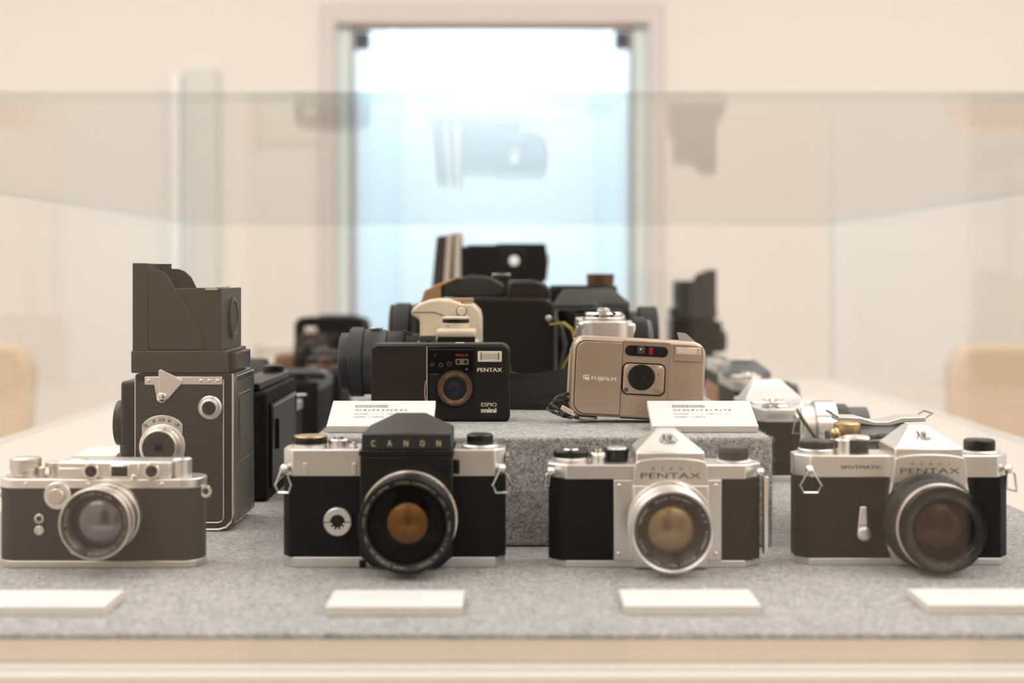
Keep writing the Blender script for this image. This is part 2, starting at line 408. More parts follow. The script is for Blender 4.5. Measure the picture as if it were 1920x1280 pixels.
# ================================================================== felt risers
def riser(label, x0, x1, y0, y1, z0, z1, fuzz):
    r = thing('felt_riser', label, 'riser', (x0 + x1) / 2, y0, z0)
    w2, dd, h = (x1 - x0) / 2, y1 - y0, z1 - z0
    M().box(-w2, w2, 0, dd, 0, h).build('felt_cover', FELT, r, 2.2, 3)
    if fuzz:
        b = bmesh.new()
        for i in range(fuzz):
            k = rnd.random()
            if k < .55: p = Vector((rnd.uniform(-w2, w2), rnd.uniform(-.5, 1), h - rnd.random() ** 2 * 10)); nrm = Vector((0, -1, .5))
            elif k < .72: p = Vector((w2, rnd.uniform(0, 20), rnd.uniform(6, h))); nrm = Vector((1, -.3, .1))
            elif k < .86: p = Vector((rnd.uniform(-w2, w2), 0, rnd.uniform(6, h))); nrm = Vector((0, -1, 0))
            else: p = Vector((rnd.choice((-w2, w2)), rnd.uniform(0, dd * .4), h - 1)); nrm = Vector((rnd.uniform(-.6, .6), -.2, 1))
            dv = (nrm + Vector((rnd.uniform(-1, 1), rnd.uniform(-1, 1), rnd.uniform(-1, 1))) * 1.1).normalized()
            L = rnd.uniform(.7, 2.4) * (2.6 if rnd.random() < .03 else 1); cv = Vector((rnd.uniform(-1, 1), rnd.uniform(-1, 1), rnd.uniform(-1, .4))) * .5
            sd = dv.cross(Vector((rnd.random(), rnd.random(), rnd.random() + .1))).normalized() * .055
            prev = None
            for q in range(4):
                c = p - nrm * .3 + dv * (L * q / 3) + cv * (L * (q / 3) ** 2)
                a, c2 = b.verts.new((c - sd) * .001), b.verts.new((c + sd) * .001)
                if prev: b.faces.new((prev[0], prev[1], c2, a))
                prev = (a, c2)
        me = bpy.data.meshes.new('loose_fibres'); b.to_mesh(me); b.free(); me.materials.append(mat('felt_fibre', (.52, .49, .44), .9))
        o = bpy.data.objects.new('loose_fibres', me); C.objects.link(o); o.parent = r; o['kind'] = 'stuff'
    return r
riser('grey felt covered block in the middle carrying the two compact cameras', -139, 181, 988, 1760, .6, 76, 9000)
riser('smaller felt block at the far end carrying the topmost black camera', -125, 105, 1800, 2120, .1, 152, 0)

# ================================================================== name cards
def card(label, X, d, z, w=76, dep=42, th=5, tilt=0, rot=0, lines=None, group=None, pale=False):
    r = thing('caption_card', label, 'card', X, d, z, rot, group)
    c = M().box(-w / 2, w / 2, 0, dep, 0, th)
    b = c.build('board', WHITE, r, .15, 1); b.data.materials.append(EDGEW)
    for p in b.data.polygons:
        if abs(p.normal.z) < .5: p.material_index = 1
    a = math.radians(tilt)
    b.rotation_euler = (a, 0, 0)
    if tilt:
        M().box(-w / 2 + 8, w / 2 - 8, dep * math.cos(a) - 8, dep * math.cos(a) - 5, 0, (dep - 9) * math.sin(a) - .2).build('prop', EDGEW, r)
    mp = lambda u, v: (u, v, th + .12)
    for (s, x0, x1, v0, v1, m) in lines:
        if s == '#':
            o = M().box(x0, x1, v0, v1, th, th + .08).build('print_bar', m, b)
        else: text(s, x0, x1, v0, v1, mp, 'print', m, b, .012 if m is INK else 0)
    return r
def big(title, x1):
    return [('#', -20.5, 3.5, 30.5, 34.6, GREYI), ('植田正治 愛用カメラ', -19.5, 2.8, 31, 34.1, WHITEP),
            (title, -20.5, x1, 24.2, 27.6, INK), ('主な作品名「シリーズ『印籠カメラ』より」', -20.5, 22, 18.6, 20.9, GREYI),
            ('作品展示 この展示室', -20.5, 2, 13.6, 15.9, GREYI)]
def small(n): return [('主な作品名 シリーズ写真', -24, 14 + n, 27, 29.4, PALEI), ('作品展示 この展示室内', -24, 12 - n, 21.5, 23.6, PALEI)]
card('white caption card propped up in front of the black compact camera', -94.6, 1018, 76.2, tilt=20.5, lines=big('ペンタックス エスピオ ミニ', 18))
card('white caption card propped up in front of the champagne compact camera', 138.2, 1018, 76.2, tilt=20.5, lines=big('フジ カルディア ミニ ティアラ', 22))
card('white caption card lying before the leather covered rangefinder, cut off at left', -264, 788, .1, lines=small(-6))
card('white caption card lying in front of the black-prism camera', -65.6, 788, .1, lines=small(0))
card('white caption card lying before the chrome camera with two black panels', 100.6, 790, .1, lines=small(2))
card('white caption card lying before the camera with the triangular strap rings, cut off at right', 270, 792, .1, lines=small(4))
card('white caption card standing at the right edge of the photo', 455, 1085, .1, rot=78, lines=small(0))
card('sliver of white caption card at the left edge of the photo', -440, 1030, .1, rot=-90, lines=small(0))

for i, (X, d, rot, lab) in enumerate([
    (-438, 1250, -86, 'blurred white caption card nearest on the left edge of the felt'), (-446, 1480, -90, 'second blurred white caption card along the left edge of the felt'),
    (-442, 1730, -92, 'third blurred white caption card along the left edge of the felt'), (-446, 2010, -90, 'farthest blurred white caption card along the left edge of the felt'),
    (438, 1320, 88, 'blurred white caption card on the right edge of the felt beyond the black camera'), (446, 1540, 90, 'third blurred white caption card along the right edge of the felt'),
    (442, 1790, 92, 'fourth blurred white caption card along the right edge of the felt'), (446, 2060, 90, 'farthest blurred white caption card along the right edge of the felt')]):
    card(lab, X, d, .1, rot=rot, lines=small(0))

def chair(label, X, Y, rot):
    r = bpy.data.objects.new('leather_chair', None); C.objects.link(r); r.location = (X * .001, Y * .001, 0); r.rotation_euler = (0, 0, math.radians(rot))
    r['label'] = label; r['category'] = 'chair'; r['group'] = 'tan chairs against the far end of the room'
    tl = mat('tan_chair_leather', (.70, .55, .41), .6, 0, .1, 60, .08); wd = mat('chair_wood', (.50, .33, .2), .5)
    M().prism([(-230, 600), (230, 600), (250, 900), (215, 962), (-215, 962), (-250, 900)], 180, 230, 'Y').build('backrest', tl, r, 18, 3)
    M().box(-240, 240, -240, 240, 420, 480).build('seat', tl, r, 20, 3)
    for x in (-220, 220):
        M().loft([[(x - 18, -225, 0), (x + 18, -225, 0), (x + 18, -190, 0), (x - 18, -190, 0)], [(x - 18, -220, 425), (x + 18, -220, 425), (x + 18, -185, 425), (x - 18, -185, 425)]]).build('leg', wd, r, 4)
        M().loft([[(x - 18, 225, 0), (x + 18, 225, 0), (x + 18, 260, 0), (x - 18, 260, 0)], [(x - 18, 195, 640), (x + 18, 195, 640), (x + 18, 225, 640), (x - 18, 225, 640)]]).build('leg', wd, r, 4)
    M().ball((0, 172, 800), 16).build('upholstery_button', mat('brass_button', (.8, .7, .5), .3, 1), r)
chair('blurred tan leather chair beyond the table at the right edge', 1400, 3500, 12)
chair('blurred tan leather chair beyond the table at the left edge', -1510, 3500, -12)

# ================================================================== front row: black-prism SLR (x -76)
def logo(root, x, z, y, sc, m, ymap=None):
    mp = ymap or front(y)
    b = M()
    def line(p, q, w=.24):
        p, q = Vector(p), Vector(q); n = Vector((-(q - p).y, (q - p).x)).normalized() * w * .75 * sc / 2
        b.loft([[mp(x + (k.x) * 1, z + k.y) for k in (p * sc + n, p * sc - n)], [mp(x + k.x, z + k.y) for k in (q * sc + n, q * sc - n)]], False, False)
    pts = [(-1.2, 1.9), (1.2, 1.9), (2.6, -.7), (1.3, -2), (-1.3, -2), (-2.6, -.7)]
    for i in range(6): line(pts[i], pts[(i + 1) % 6])
    line((-.9, 1.6), (-1.9, -1.4), .4); line((-.9, 1.6), (-.75, -1.6), .4); line((-1.5, -.3), (-.8, -.3), .3)
    line((-.1, 1.3), (-.1, -1.7), .45); line((.5, 1.5), (.5, -1.7), .4); line((.5, 1.5), (1.3, .9), .35); line((1.3, .9), (.6, .1), .35); line((.6, .1), (1.7, -1), .35); line((1.7, -1), (.6, -1.6), .35)
    return b.build('maker_emblem', m, root)

r = thing('reflex_camera', 'silver and black camera with a big black prism housing and amber-lit lens', 'camera', -76.4, 918, .2)
M().prism(octo(144, 34, 6.8, 9), 0, 6.6).build('base_plate', CHROME, r, .4)
M().prism(octo(144.5, 33, 5, 8, 0, .3), 6.6, 58.8).build('body', LEATHER, r, .5)
M().prism(octo(144.5, 34, 6.8, 9), 58.8, 76).build('top_plate', CHROME, r, .7)
mb = M().prism([(-21, 73), (-21, 9), (-13, 1.8), (31, 1.8), (38.6, 9), (38.6, 73)], -9, 10, 'Y').build('mirror_housing', BLACKM, r, 1.2)
M().box(-21.5, 39.2, -10, 40, 73, 76.8).build('housing_lip', BLACKM, mb, .6)
pz = M().loft([[(-20, -9.5, 76.8), (38, -9.5, 76.8), (38, 38, 76.8), (-20, 38, 76.8)],
               [(-19.5, -9.5, 87.4), (37.3, -9.5, 87.4), (37.3, 38, 87.4), (-19.5, 38, 87.4)],
               [(-.8, 24, 96.3), (18.6, 24, 96.3), (18.6, 37, 96.3), (-.8, 37, 96.3)]]).build('prism_housing', mat('blue_black_enamel', (.018, .020, .022), .42, 0, .05, 500), r, 1)
text('CANON', -13.6, 31, 79.2, 83.2, front(-9.75), 'lettering', GOLD, pz, .03, 2.6)
# ribs and small black window
M().box(-58.5, -55.6, -1.2, .2, 59.5, 67.5).build('rib', CHROME, r, .3)
M().box(-26.7, -23.8, -1.2, .2, 59.5, 67.5).build('rib', CHROME, r, .3)
M().box(38.7, 42.6, -1.5, .5, 60.5, 69.5).build('side_button', BLACKM, r, .5)
# front dial
dl = M().lathe(-36, 0, 29.6, [(9.2, .4), (9.2, -1.8), (8.6, -2.4), (4.9, -2.4), (4.7, -1.2)], seg=48, caps=False).build('front_dial', CHROME, r)
M().lathe(-36, 0, 29.6, [(5.4, -.8), (4.9, -1.0), (3.4, -1.3), (3.1, -2.2, .25), (2.2, -2.4)], seg=24).build('dial_hub', BLACKM, dl)
for k in range(5):
    a = math.radians(200 + k * 35); M().ball((-36 + 4.2 * math.cos(a), -1.6, 29.6 + 4.2 * math.sin(a)), .8).build('dial_tooth', POLISH, dl)
M().box(-45.1, -41, -2.55, -2.3, 29.3, 29.9).box(-31, -26.9, -2.55, -2.3, 29.3, 29.9).build('index_line', INK, dl)
lug(r, -71, 3, 63.5, -1, False, 15, 5.0)
lug(r, 70, 3, 63.5, 1, False, 15, 6.0)
M().lathe(72.5, 10, 70, [(3.4, 0), (3.4, 2.2), (2, 2.8)], 'X', 24).build('release_stud', POLISH, r)
knob(r, 'wind_lever', -56.2, 15, 76, [('', CHROME, [(11.2, 0), (11.4, .4), (11.4, 2.4)]), ('lever_cap', BLACKM, [(11.3, 2.4), (11.5, 3), (11.5, 6.2), (11, 7)]), ('counter_disc', BRASS, [(10.6, 7), (10.2, 7.5), (2, 7.7)])])
knob(r, 'shutter_button', -37.2, 15, 76, [('', CHROME, [(6.6, 0), (6.6, 4.6, -.25), (5.8, 5.2)]), ('button', POLISH, [(3.4, 5.2), (3.2, 6.8), (2, 7.1)])])
knob(r, 'small_pin', -27, 13, 76, [('', CHROME, [(2.6, 0), (2.6, 1), (1.6, 1.4), (1.6, 3), (1, 3.3)])])
knob(r, 'rewind_knob', 55.4, 15, 76, [('', CHROME, [(12.4, 0), (12.4, 1.2), (11.4, 2)]), ('knob_grip', BLACKM, [(8.2, 2), (8.4, 2.6, .3), (8.4, 7.6, .3), (7.4, 8.8), (2, 9.2)])])
M().box(-22, -17.6, -2.4, .5, 0.4, 5).build('release_tab', BLACKM, r, .4)
X0, Z0 = 11.2, 34.2
L = lens(r, X0, Z0, 0, [('lens', BLACKM, [(26, 2), (26, -14), (24, -15), (24, -30)]),
    ('focus_ring', RUBBER, [(28.5, -14), (29.3, -14.5, .35), (29.3, -24, .35), (28.6, -24.6), (27, -25)]),
    ('chrome_ring', POLISH, [(26, -12), (30.4, -12.2), (30.7, -13), (30.7, -17), (29, -17.6)]),
    ('mount_ring', BLACKM, [(27, -9), (29, -9.2), (29, -10.4)])],
    -42, 30, 28.4, 24.5, BLACKM, AMBER, 12.6, deep=6)
M().lathe(X0, 0, Z0, [(25, -24), (29.6, -26), (30, -28), (30, -39)], seg=72, caps=False).build('front_barrel', BLACKM, L)
ringtext('SUPER-CANOMATIC  LENS  R  50mm  1:1.8  No.92060    CANON CAMERA CO. INC.  LENS MADE IN JAPAN', X0, Z0, 26.6, -40.3, 1.9, 105, -245, 'lettering', GOLD, L, .25)
M().lathe(X0, 0, Z0, [(24.3, -39), (20, -36), (16, -33.4), (12.8, -32)], seg=72, caps=False).build('inner_baffle', BAFFLE, L)

# ================================================================== front row: chrome screw-mount SLRs
def pentaprism_slr(label, X, d, W, zt, px, hw, with_):
    r = thing('reflex_camera', label, 'camera', X, d, .2)
    M().prism(octo(W, 33, 11.5 if with_ == 'S' else 8, 10), 0, 4.4).build('base_plate', CHROME, r, .4)
    M().prism(octo(W - .6, 32, 7, 9, 0, .4), 4.4, 56.8).build('body', LEATHER, r, .5)
    M().prism(octo(W + (1 if with_ == 'S' else 0), 33, 11.5 if with_ == 'S' else 9, 10), 56.8, zt).build('top_plate', CHROME, r, .8)
    # prism: vertical lower part, pyramid above
    zs = 75.0 if with_ == 'S' else 76.5; za = 87.3 if with_ == 'S' else 88.4
    pr = M().loft([[(px - hw, -6, zt - 8), (px + hw, -6, zt - 8), (px + hw, 36, zt - 8), (px - hw, 36, zt - 8)],
                   [(px - hw + .6, -6, zs), (px + hw - .6, -6, zs), (px + hw - 1, 36, zs), (px - hw + 1, 36, zs)],
                   [(px - 6.6, 20, za), (px + 6.6, 20, za), (px + 6.6, 33, za), (px - 6.6, 33, za)]]).build('prism_housing', CHROME, r, .8)
    # name plate with arched top
    arc = [(px + hw * math.cos(t) * 1.0, zs - 6.8 + 3.2 * math.sin(t)) for t in [math.pi * k / 16 for k in range(17)]]
    pl = M().prism([(px - hw - 1.6, 54.5), (px + hw + 1.6, 54.5)] + arc, -8.4, -5, 'Y').build('name_plate', CHROME, r, .5)
    zz = 58.6 if with_ == 'S' else 60.6
    text('PENTAX', px - 19.2, px + 19.2, zz, zz + 3.6, front(-8.6), 'lettering', ENGR, pl, .0)
    text('ASAHI', px - 12.4, px + 12.4, zz + 5.3, zz + 7.3, front(-8.6), 'lettering', ENGR, pl, .0, 1.9)
    n = Vector((26, za - zs)).normalized()   # slope of the front pyramid face
    sl = lambda u, v: (px + (u - px) * 1.75, -6.6 + (v - zs) * 26 / (za - zs), v + .12)
    logo(pr, px, (zs + za) / 2 + .9, 0, 1.28, ENGR, sl)
    # mirror housing
    return r, pl, pr
r, pl, pr = pentaprism_slr('silver camera with plain chrome prism and two separate black front panels', 92.8, 918, 138, 66.2, 8.8, 22.6, 'S')
M().box(-27.2, 42.4, -1.2, 1, 4.5, 56.6).build('front_plate', CHROME, r, .5)
screws(r, [(-23.8, 53), (-23.8, 9), (38.5, 53), (38.5, 9)], -1.2)
mh = M().loft([[(-15.6, y, 1), (33.4, y, 1), (33.4, y, 54.6), (-15.6, y, 54.6)] for y in (0, -8)]).build('mirror_housing', CHROME, r, 1.2)
M().lathe(8, 0, 30.2, [(27.5, -7.5), (27.5, -9.6), (26.5, -10.4)], seg=72).build('mount_ring', AGED, mh)
lf = M().loft([[(8 + 1, -14, 51), (8 + 19, -14, 47.5), (8 + 19, -11, 47.5), (8 + 1, -11, 51)], [(8 + 3, -15, 55.5), (8 + 12, -15, 53.5), (8 + 12, -12, 53.5), (8 + 3, -12, 55.5)], [(8 + 3.5, -15, 57), (8 + 6.5, -15, 56.8), (8 + 6.5, -12.5, 56.8), (8 + 3.5, -12.5, 57)]])
lf.build('aperture_lever', POLISH, r, .8)
lug(r, -67.5, 4, 61.5, -1, True, 10, 4)
lg = M().ball((68, 2, 61), 3).build('strap_lug', POLISH, r)
M().box(70.6, 73.6, 4, 12, 7.5, 58).build('back_hinge', POLISH, r, .5)
knob(r, 'wind_lever', -54, 16, 66.2, [('', CHROME, [(11.8, 0), (11.8, 2.6), (11.4, 3.2)]), ('lever_cap', BLACKM, [(11.2, 3.2), (11.5, 4, .2), (11.5, 7, .2), (10.4, 8.2)]), ('counter_disc', POLISH, [(5.5, 8.2), (5, 8.7)])])
knob(r, 'shutter_button', -36.6, 13, 66.2, [('', CHROME, [(4.6, 0), (4.6, 2.5), (5.6, 3.5), (5.6, 5.5, -.25), (4.6, 6.5)]), ('button', POLISH, [(3, 6.5), (2.8, 8.8), (2, 9)])])
knob(r, 'speed_dial', -24, 20, 66.2, [('', BLACKM, [(7.6, 0), (7.6, 5, .25), (8.2, 6), (8.2, 8, .25)]), ('dial_cap', CHROME, [(6.8, 8), (6.4, 9.2), (3, 9.8)])])
knob(r, 'rewind_knob', 52.4, 15, 66.2, [('', CHROME, [(12.6, 0), (12.6, 1.2), (11.5, 2)]), ('knob_grip', mat('brown_black_enamel', (.03, .026, .022), .4), [(9.4, 2), (9.6, 2.6, .2), (9.6, 8.6, .2), (8.8, 10), (3, 10.4)])])
X0, Z0 = 6.6, 30
L = lens(r, X0, Z0, 0, [('lens', CHROME, [(24, -8), (24, -14), (25.2, -15), (25.2, -22), (24.6, -23), (24.6, -36)]),
    ('focus_ring', CHROME, [(25.4, -15), (26, -15.5, .4), (26, -21, .4), (25.2, -21.6)]),
    ('aperture_ring', CHROME, [(25, -24), (25.5, -24.4, .3), (25.5, -29, .3), (25, -29.4)])],
    -40, 25.9, 23.4, 19.6, CHROME, AMBERL, 14.6, mat('brown_black_ring', (.022, .018, .015), .3), deep=4)
M().lathe(X0, 0, Z0, [(20.2, -38.2), (19.8, -37.6), (16, -34.6), (14.9, -32.4)], seg=72, caps=False).build('inner_baffle', MATS['brown_black_ring'], L)
ringtext('Auto-Takumar  1:2.2  f=55mm   Asahi Opt. Co.  Japan    285681', X0, Z0, 20.9, -38.3, 2.3, 122, -225, 'lettering', WHITEP, L, .3)

r, pl, pr = pentaprism_slr('silver camera with triangular strap ring at left and dark amber-red lens', 255.6, 926, 140, 71.2, 14.2, 22.6, 'P')
text('SPOTMATIC', -41.5, -14.5, 62.5, 64.8, front(-.25), 'lettering', ENGR, r, .02)
fl = [(-7.5, 71), (-11.5, 50), (-14.5, 30), (-12.5, 12), (-7, .6), (36, .6), (41, 12), (43.5, 30), (40, 50), (36, 71)]
mh = M().prism(fl, -6.5, 2, 'Y').build('mirror_housing', CHROME, r, 1.5, 3)
M().lathe(14.2, 0, 30.6, [(27, -6), (27, -8.5), (26, -9.2)], seg=72).build('mount_ring', BLACKM, mh)
st = M().prism([(-25.6, 38.5), (-29.6, 38.5), (-31.6, 22), (-31.4, 18.5), (-29.4, 16.6), (-25, 16.6), (-23, 18.8), (-23, 23), (-25, 25.4)], -3.6, -1.2, 'Y').build('self_timer', CHROME, r, .6)
M().lathe(-27.2, 0, 20.8, [(4.4, -3.4), (4.4, -4.4), (3.6, -5)], seg=32).build('timer_pivot', CHROME, st)
M().box(-31, -23.6, -3.75, -3.5, 26.2, 26.6).build('timer_line', INK, st)
lug(r, -61.5, 2, 62, -1, False, 14.5, 6.8)
lug(r, 68, 3, 62, 1, True, 14, 7)
knob(r, 'wind_lever', -54, 16, 71.2, [('', CHROME, [(12.2, 0), (12.2, 2.4), (11.6, 3)]), ('lever_cap', BLACKM, [(10.8, 3), (11, 3.6, .2), (11, 7.4, .2), (10, 8.4)])])
knob(r, 'shutter_button', -37.5, 13, 71.2, [('', CHROME, [(5, 0), (5, 8.6), (4.2, 9.4)]), ('button', POLISH, [(2.8, 9.4), (2.6, 10.6), (1.8, 10.8)])])
knob(r, 'speed_dial', -26.6, 20, 71.2, [('', BLACKM, [(8, 0), (8, 8, .2), (8.4, 8.4)]), ('dial_cap', CHROME, [(8.8, 8.4), (8.8, 9.8), (7.8, 10.6)])])
knob(r, 'rewind_knob', 53.6, 15, 71.2, [('', CHROME, [(13, 0), (13, 1.2), (12, 2)]), ('knob_grip', BLACKM, [(9.4, 2), (9.8, 2.6, .3), (9.8, 8, .3), (9, 9), (3, 9.2)])])
X0, Z0 = 13, 30.4
L = lens(r, X0, Z0, 0, [('lens', BLACKM, [(30, -8), (30, -17), (28, -19), (26, -20), (26, -36)]),
    ('aperture_ring', BLACKM, [(30.1, -9), (30.5, -9.6, .3), (30.5, -15, .3), (29.6, -16)]),
    ('focus_ring', RUBBER, [(27.6, -19), (28.4, -20, .5), (28.4, -30, .5), (27.4, -31)]),
    ('chrome_ring', AGED, [(26.4, -31), (27.6, -31.5), (27.6, -34.5), (26.6, -35)])],
    -44, 26.8, 24.6, 19, BLACKM, REDC, 15.4, deep=5)
M().lathe(X0, 0, Z0, [(19, -41), (17.5, -37.4), (15.6, -35)], seg=72, caps=False).build('inner_baffle', BAFFLE, L)
ringtext('ASAHI OPT. CO., JAPAN     Super-Takumar  1:1.8/55    4136025', X0, Z0, 21.4, -42, 1.8, 330, 30, 'lettering', GREYI, L, .3)
M().lathe(X0, 0, Z0, [(27.2, -40), (26.9, -42), (26.9, -44)], seg=72, caps=False).build('barrel_end', BLACKM, L)
# aperture numbers on the top of the rear barrel
ringtext('16 11 8 5.6 4 2.8 2', X0, Z0, 28.6, -17.9, 2.2, 140, 60, 'lettering', WHITEP, L, .8)

# ================================================================== front row: leather covered rangefinder
r = thing('rangefinder_camera', 'old silver rangefinder with three small front windows and round-ended body', 'camera', -267, 916, .2)
def stad(w, dep, y0=0): return rrect(-w / 2, w / 2, y0, y0 + dep, dep * .44, 8)
M().prism(stad(133, 31), 0, 4.6).build('base_plate', AGED, r, .5)
M().prism(stad(132, 30, .5), 4.6, 51).build('body', mat('brown_black_leather', (.022, .018, .015), .6, 0, .5, 1100, 0, 'voronoi'), r, .2)
M().prism(stad(133, 31), 51, 57.2).build('top_plate', CHROME, r, .7)
hs = M().box(-26.3, 46.7, 1.5, 25, 57, 68.4).build('viewfinder_housing', CHROME, r, 1.6, 3)
M().box(-26.2, -9, 1, 24, 57.2, 64.6).box(7.6, 26.8, .2, 3, 56.5, 67.6).build('housing_step', CHROME, hs, 1)
for (x, z) in ((-4, 62.3), (35, 62.3)):
    wdw = M().lathe(x, 1, z, [(5.4, .8), (5.4, -1.6), (4.9, -2), (3.7, -2), (3.5, 0)], seg=32, caps=False).build('round_window', POLISH, hs)
    M().lathe(x, 1, z, [(3.8, -.6), (2, -1.1), (.1, -1.2)], seg=24).build('window_glass', DGLASS, hs)
M().box(8.4, 20.3, -.6, .6, 58.4, 66.2).build('finder_frame', POLISH, hs, .5)
M().box(9.2, 19.5, -.8, 0, 59.2, 65.4).build('finder_glass', DGLASS, hs)
M().lathe(23.4, 0, 58.4, [(2, .4), (2, -.8), (1.4, -1.2)], seg=20).build('finder_screw', POLISH, hs)
knob(r, 'wind_knob', -51, 14, 57.2, [('', AGED, [(12, 0), (12, 1.5), (9.2, 2.2), (9, 4.4)]), ('knob_grip', AGED, [(9.3, 4.4), (9.5, 5, .3), (9.5, 11.6, .3), (8.6, 12.4)])])
knob(r, 'shutter_button', -31.8, 14, 57.2, [('', AGED, [(6, 0), (6, 1.4), (3.6, 2), (3.6, 5.6), (6, 6.4), (6, 9, -.3), (4, 9.6)])])
knob(r, 'rewind_lever', -39.2, 10, 57.2, [('', AGED, [(2, 0), (2, 5), (2.8, 6), (1, 7)])])
knob(r, 'speed_dial', -16, 13, 64.5, [('', AGED, [(6.4, 0), (6.8, .6, .2), (6.8, 3.6, .2), (5.8, 4.4)])])
knob(r, 'rewind_knob', 51.4, 14, 57.2, [('', CHROME, [(6.2, 0), (6.2, 11.4), (5.4, 12.2)])])
sd = M().lathe(-25, 0, 46.8, [(8.6, .2), (8.8, -2.6), (8.2, -3.2)], seg=40).build('slow_speed_dial', CHROME, r)
M().lathe(-25, 0, 46.8, [(5.2, -3), (5.2, -5, -.2), (4.4, -5.6)], seg=40).build('dial_centre', AGED, sd)
text('20', -26.5, -23.5, 51, 53, front(-3.4), 'lettering', ENGR, sd)
for z, m in ((31.8, STRAPBR), (24.2, CHROME)):
    fs_ = M().lathe(-37.5, .5, z, [(3.1, .4), (3.1, -.9), (2.6, -1.2), (1.8, -1.2), (1.7, 0)], seg=24, caps=False).build('flash_socket', AGED, r)
    M().lathe(-37.5, .5, z, [(1.8, -.2), (.9, -.5)], seg=16).build('socket_core', m, fs_)
for sx in (-1, 1):
    M().lathe(sx * 67.5, 10, 48, [(3.9, -1), (4.2, 0), (3.9, 1), (2.2, 1), (2.0, 0), (2.2, -1), (3.9, -1)], seg=24, caps=False).build('strap_ring', POLISH, r)
screws(r, [(-46, 54), (-6, 54), (41.5, 54)], 0)
M().lathe(8.4, 0, 35.2, [(19, .5), (19, -3), (18, -3.6)], seg=64).build('lens_mount', AGED, r)
X0, Z0 = 8.9, 34.6
L = lens(r, X0, Z0, 0, [('lens', AGED, [(19, -3), (20.5, -5), (20.5, -14), (19.8, -15), (19.8, -32)]),
    ('focus_ring', AGED, [(20.8, -6), (21.3, -6.5, .4), (21.3, -12, .4), (20.6, -12.5)]),
    ('aperture_ring', AGED, [(20.2, -16), (21, -16.5, .3), (21, -23, .3), (20.2, -23.5)]),
    ('depth_scale', CHROME, [(19.9, -24), (20.6, -24.4), (20.6, -29), (20, -29.4)])],
    -37, 22.4, 20.9, 16.6, AGED, VIOLET, 14.4, MATS['brown_black_ring'], deep=3.4)
M().lathe(X0, 0, Z0, [(16.6, -34), (15.8, -33.2), (15, -31.5), (14.6, -29.6)], seg=72, caps=False).build('inner_baffle', DGLASS, L)
ringtext('TOKYO KOGAKU   Topcor-S  1:2  f=5cm   No.218421', X0, Z0, 18.7, -35.4, 2.0, 150, 480, 'lettering', CREAM, L, .25)
M().ball((X0 - 14.5, -30, Z0 - 17.5), 2.6).build('infinity_catch', AGED, L)
# thin thread hanging from the base
M().tube([(X0 - 8, 4, .6), (X0 - 8, 3, .3)], .4).build('tripod_boss', AGED, r)

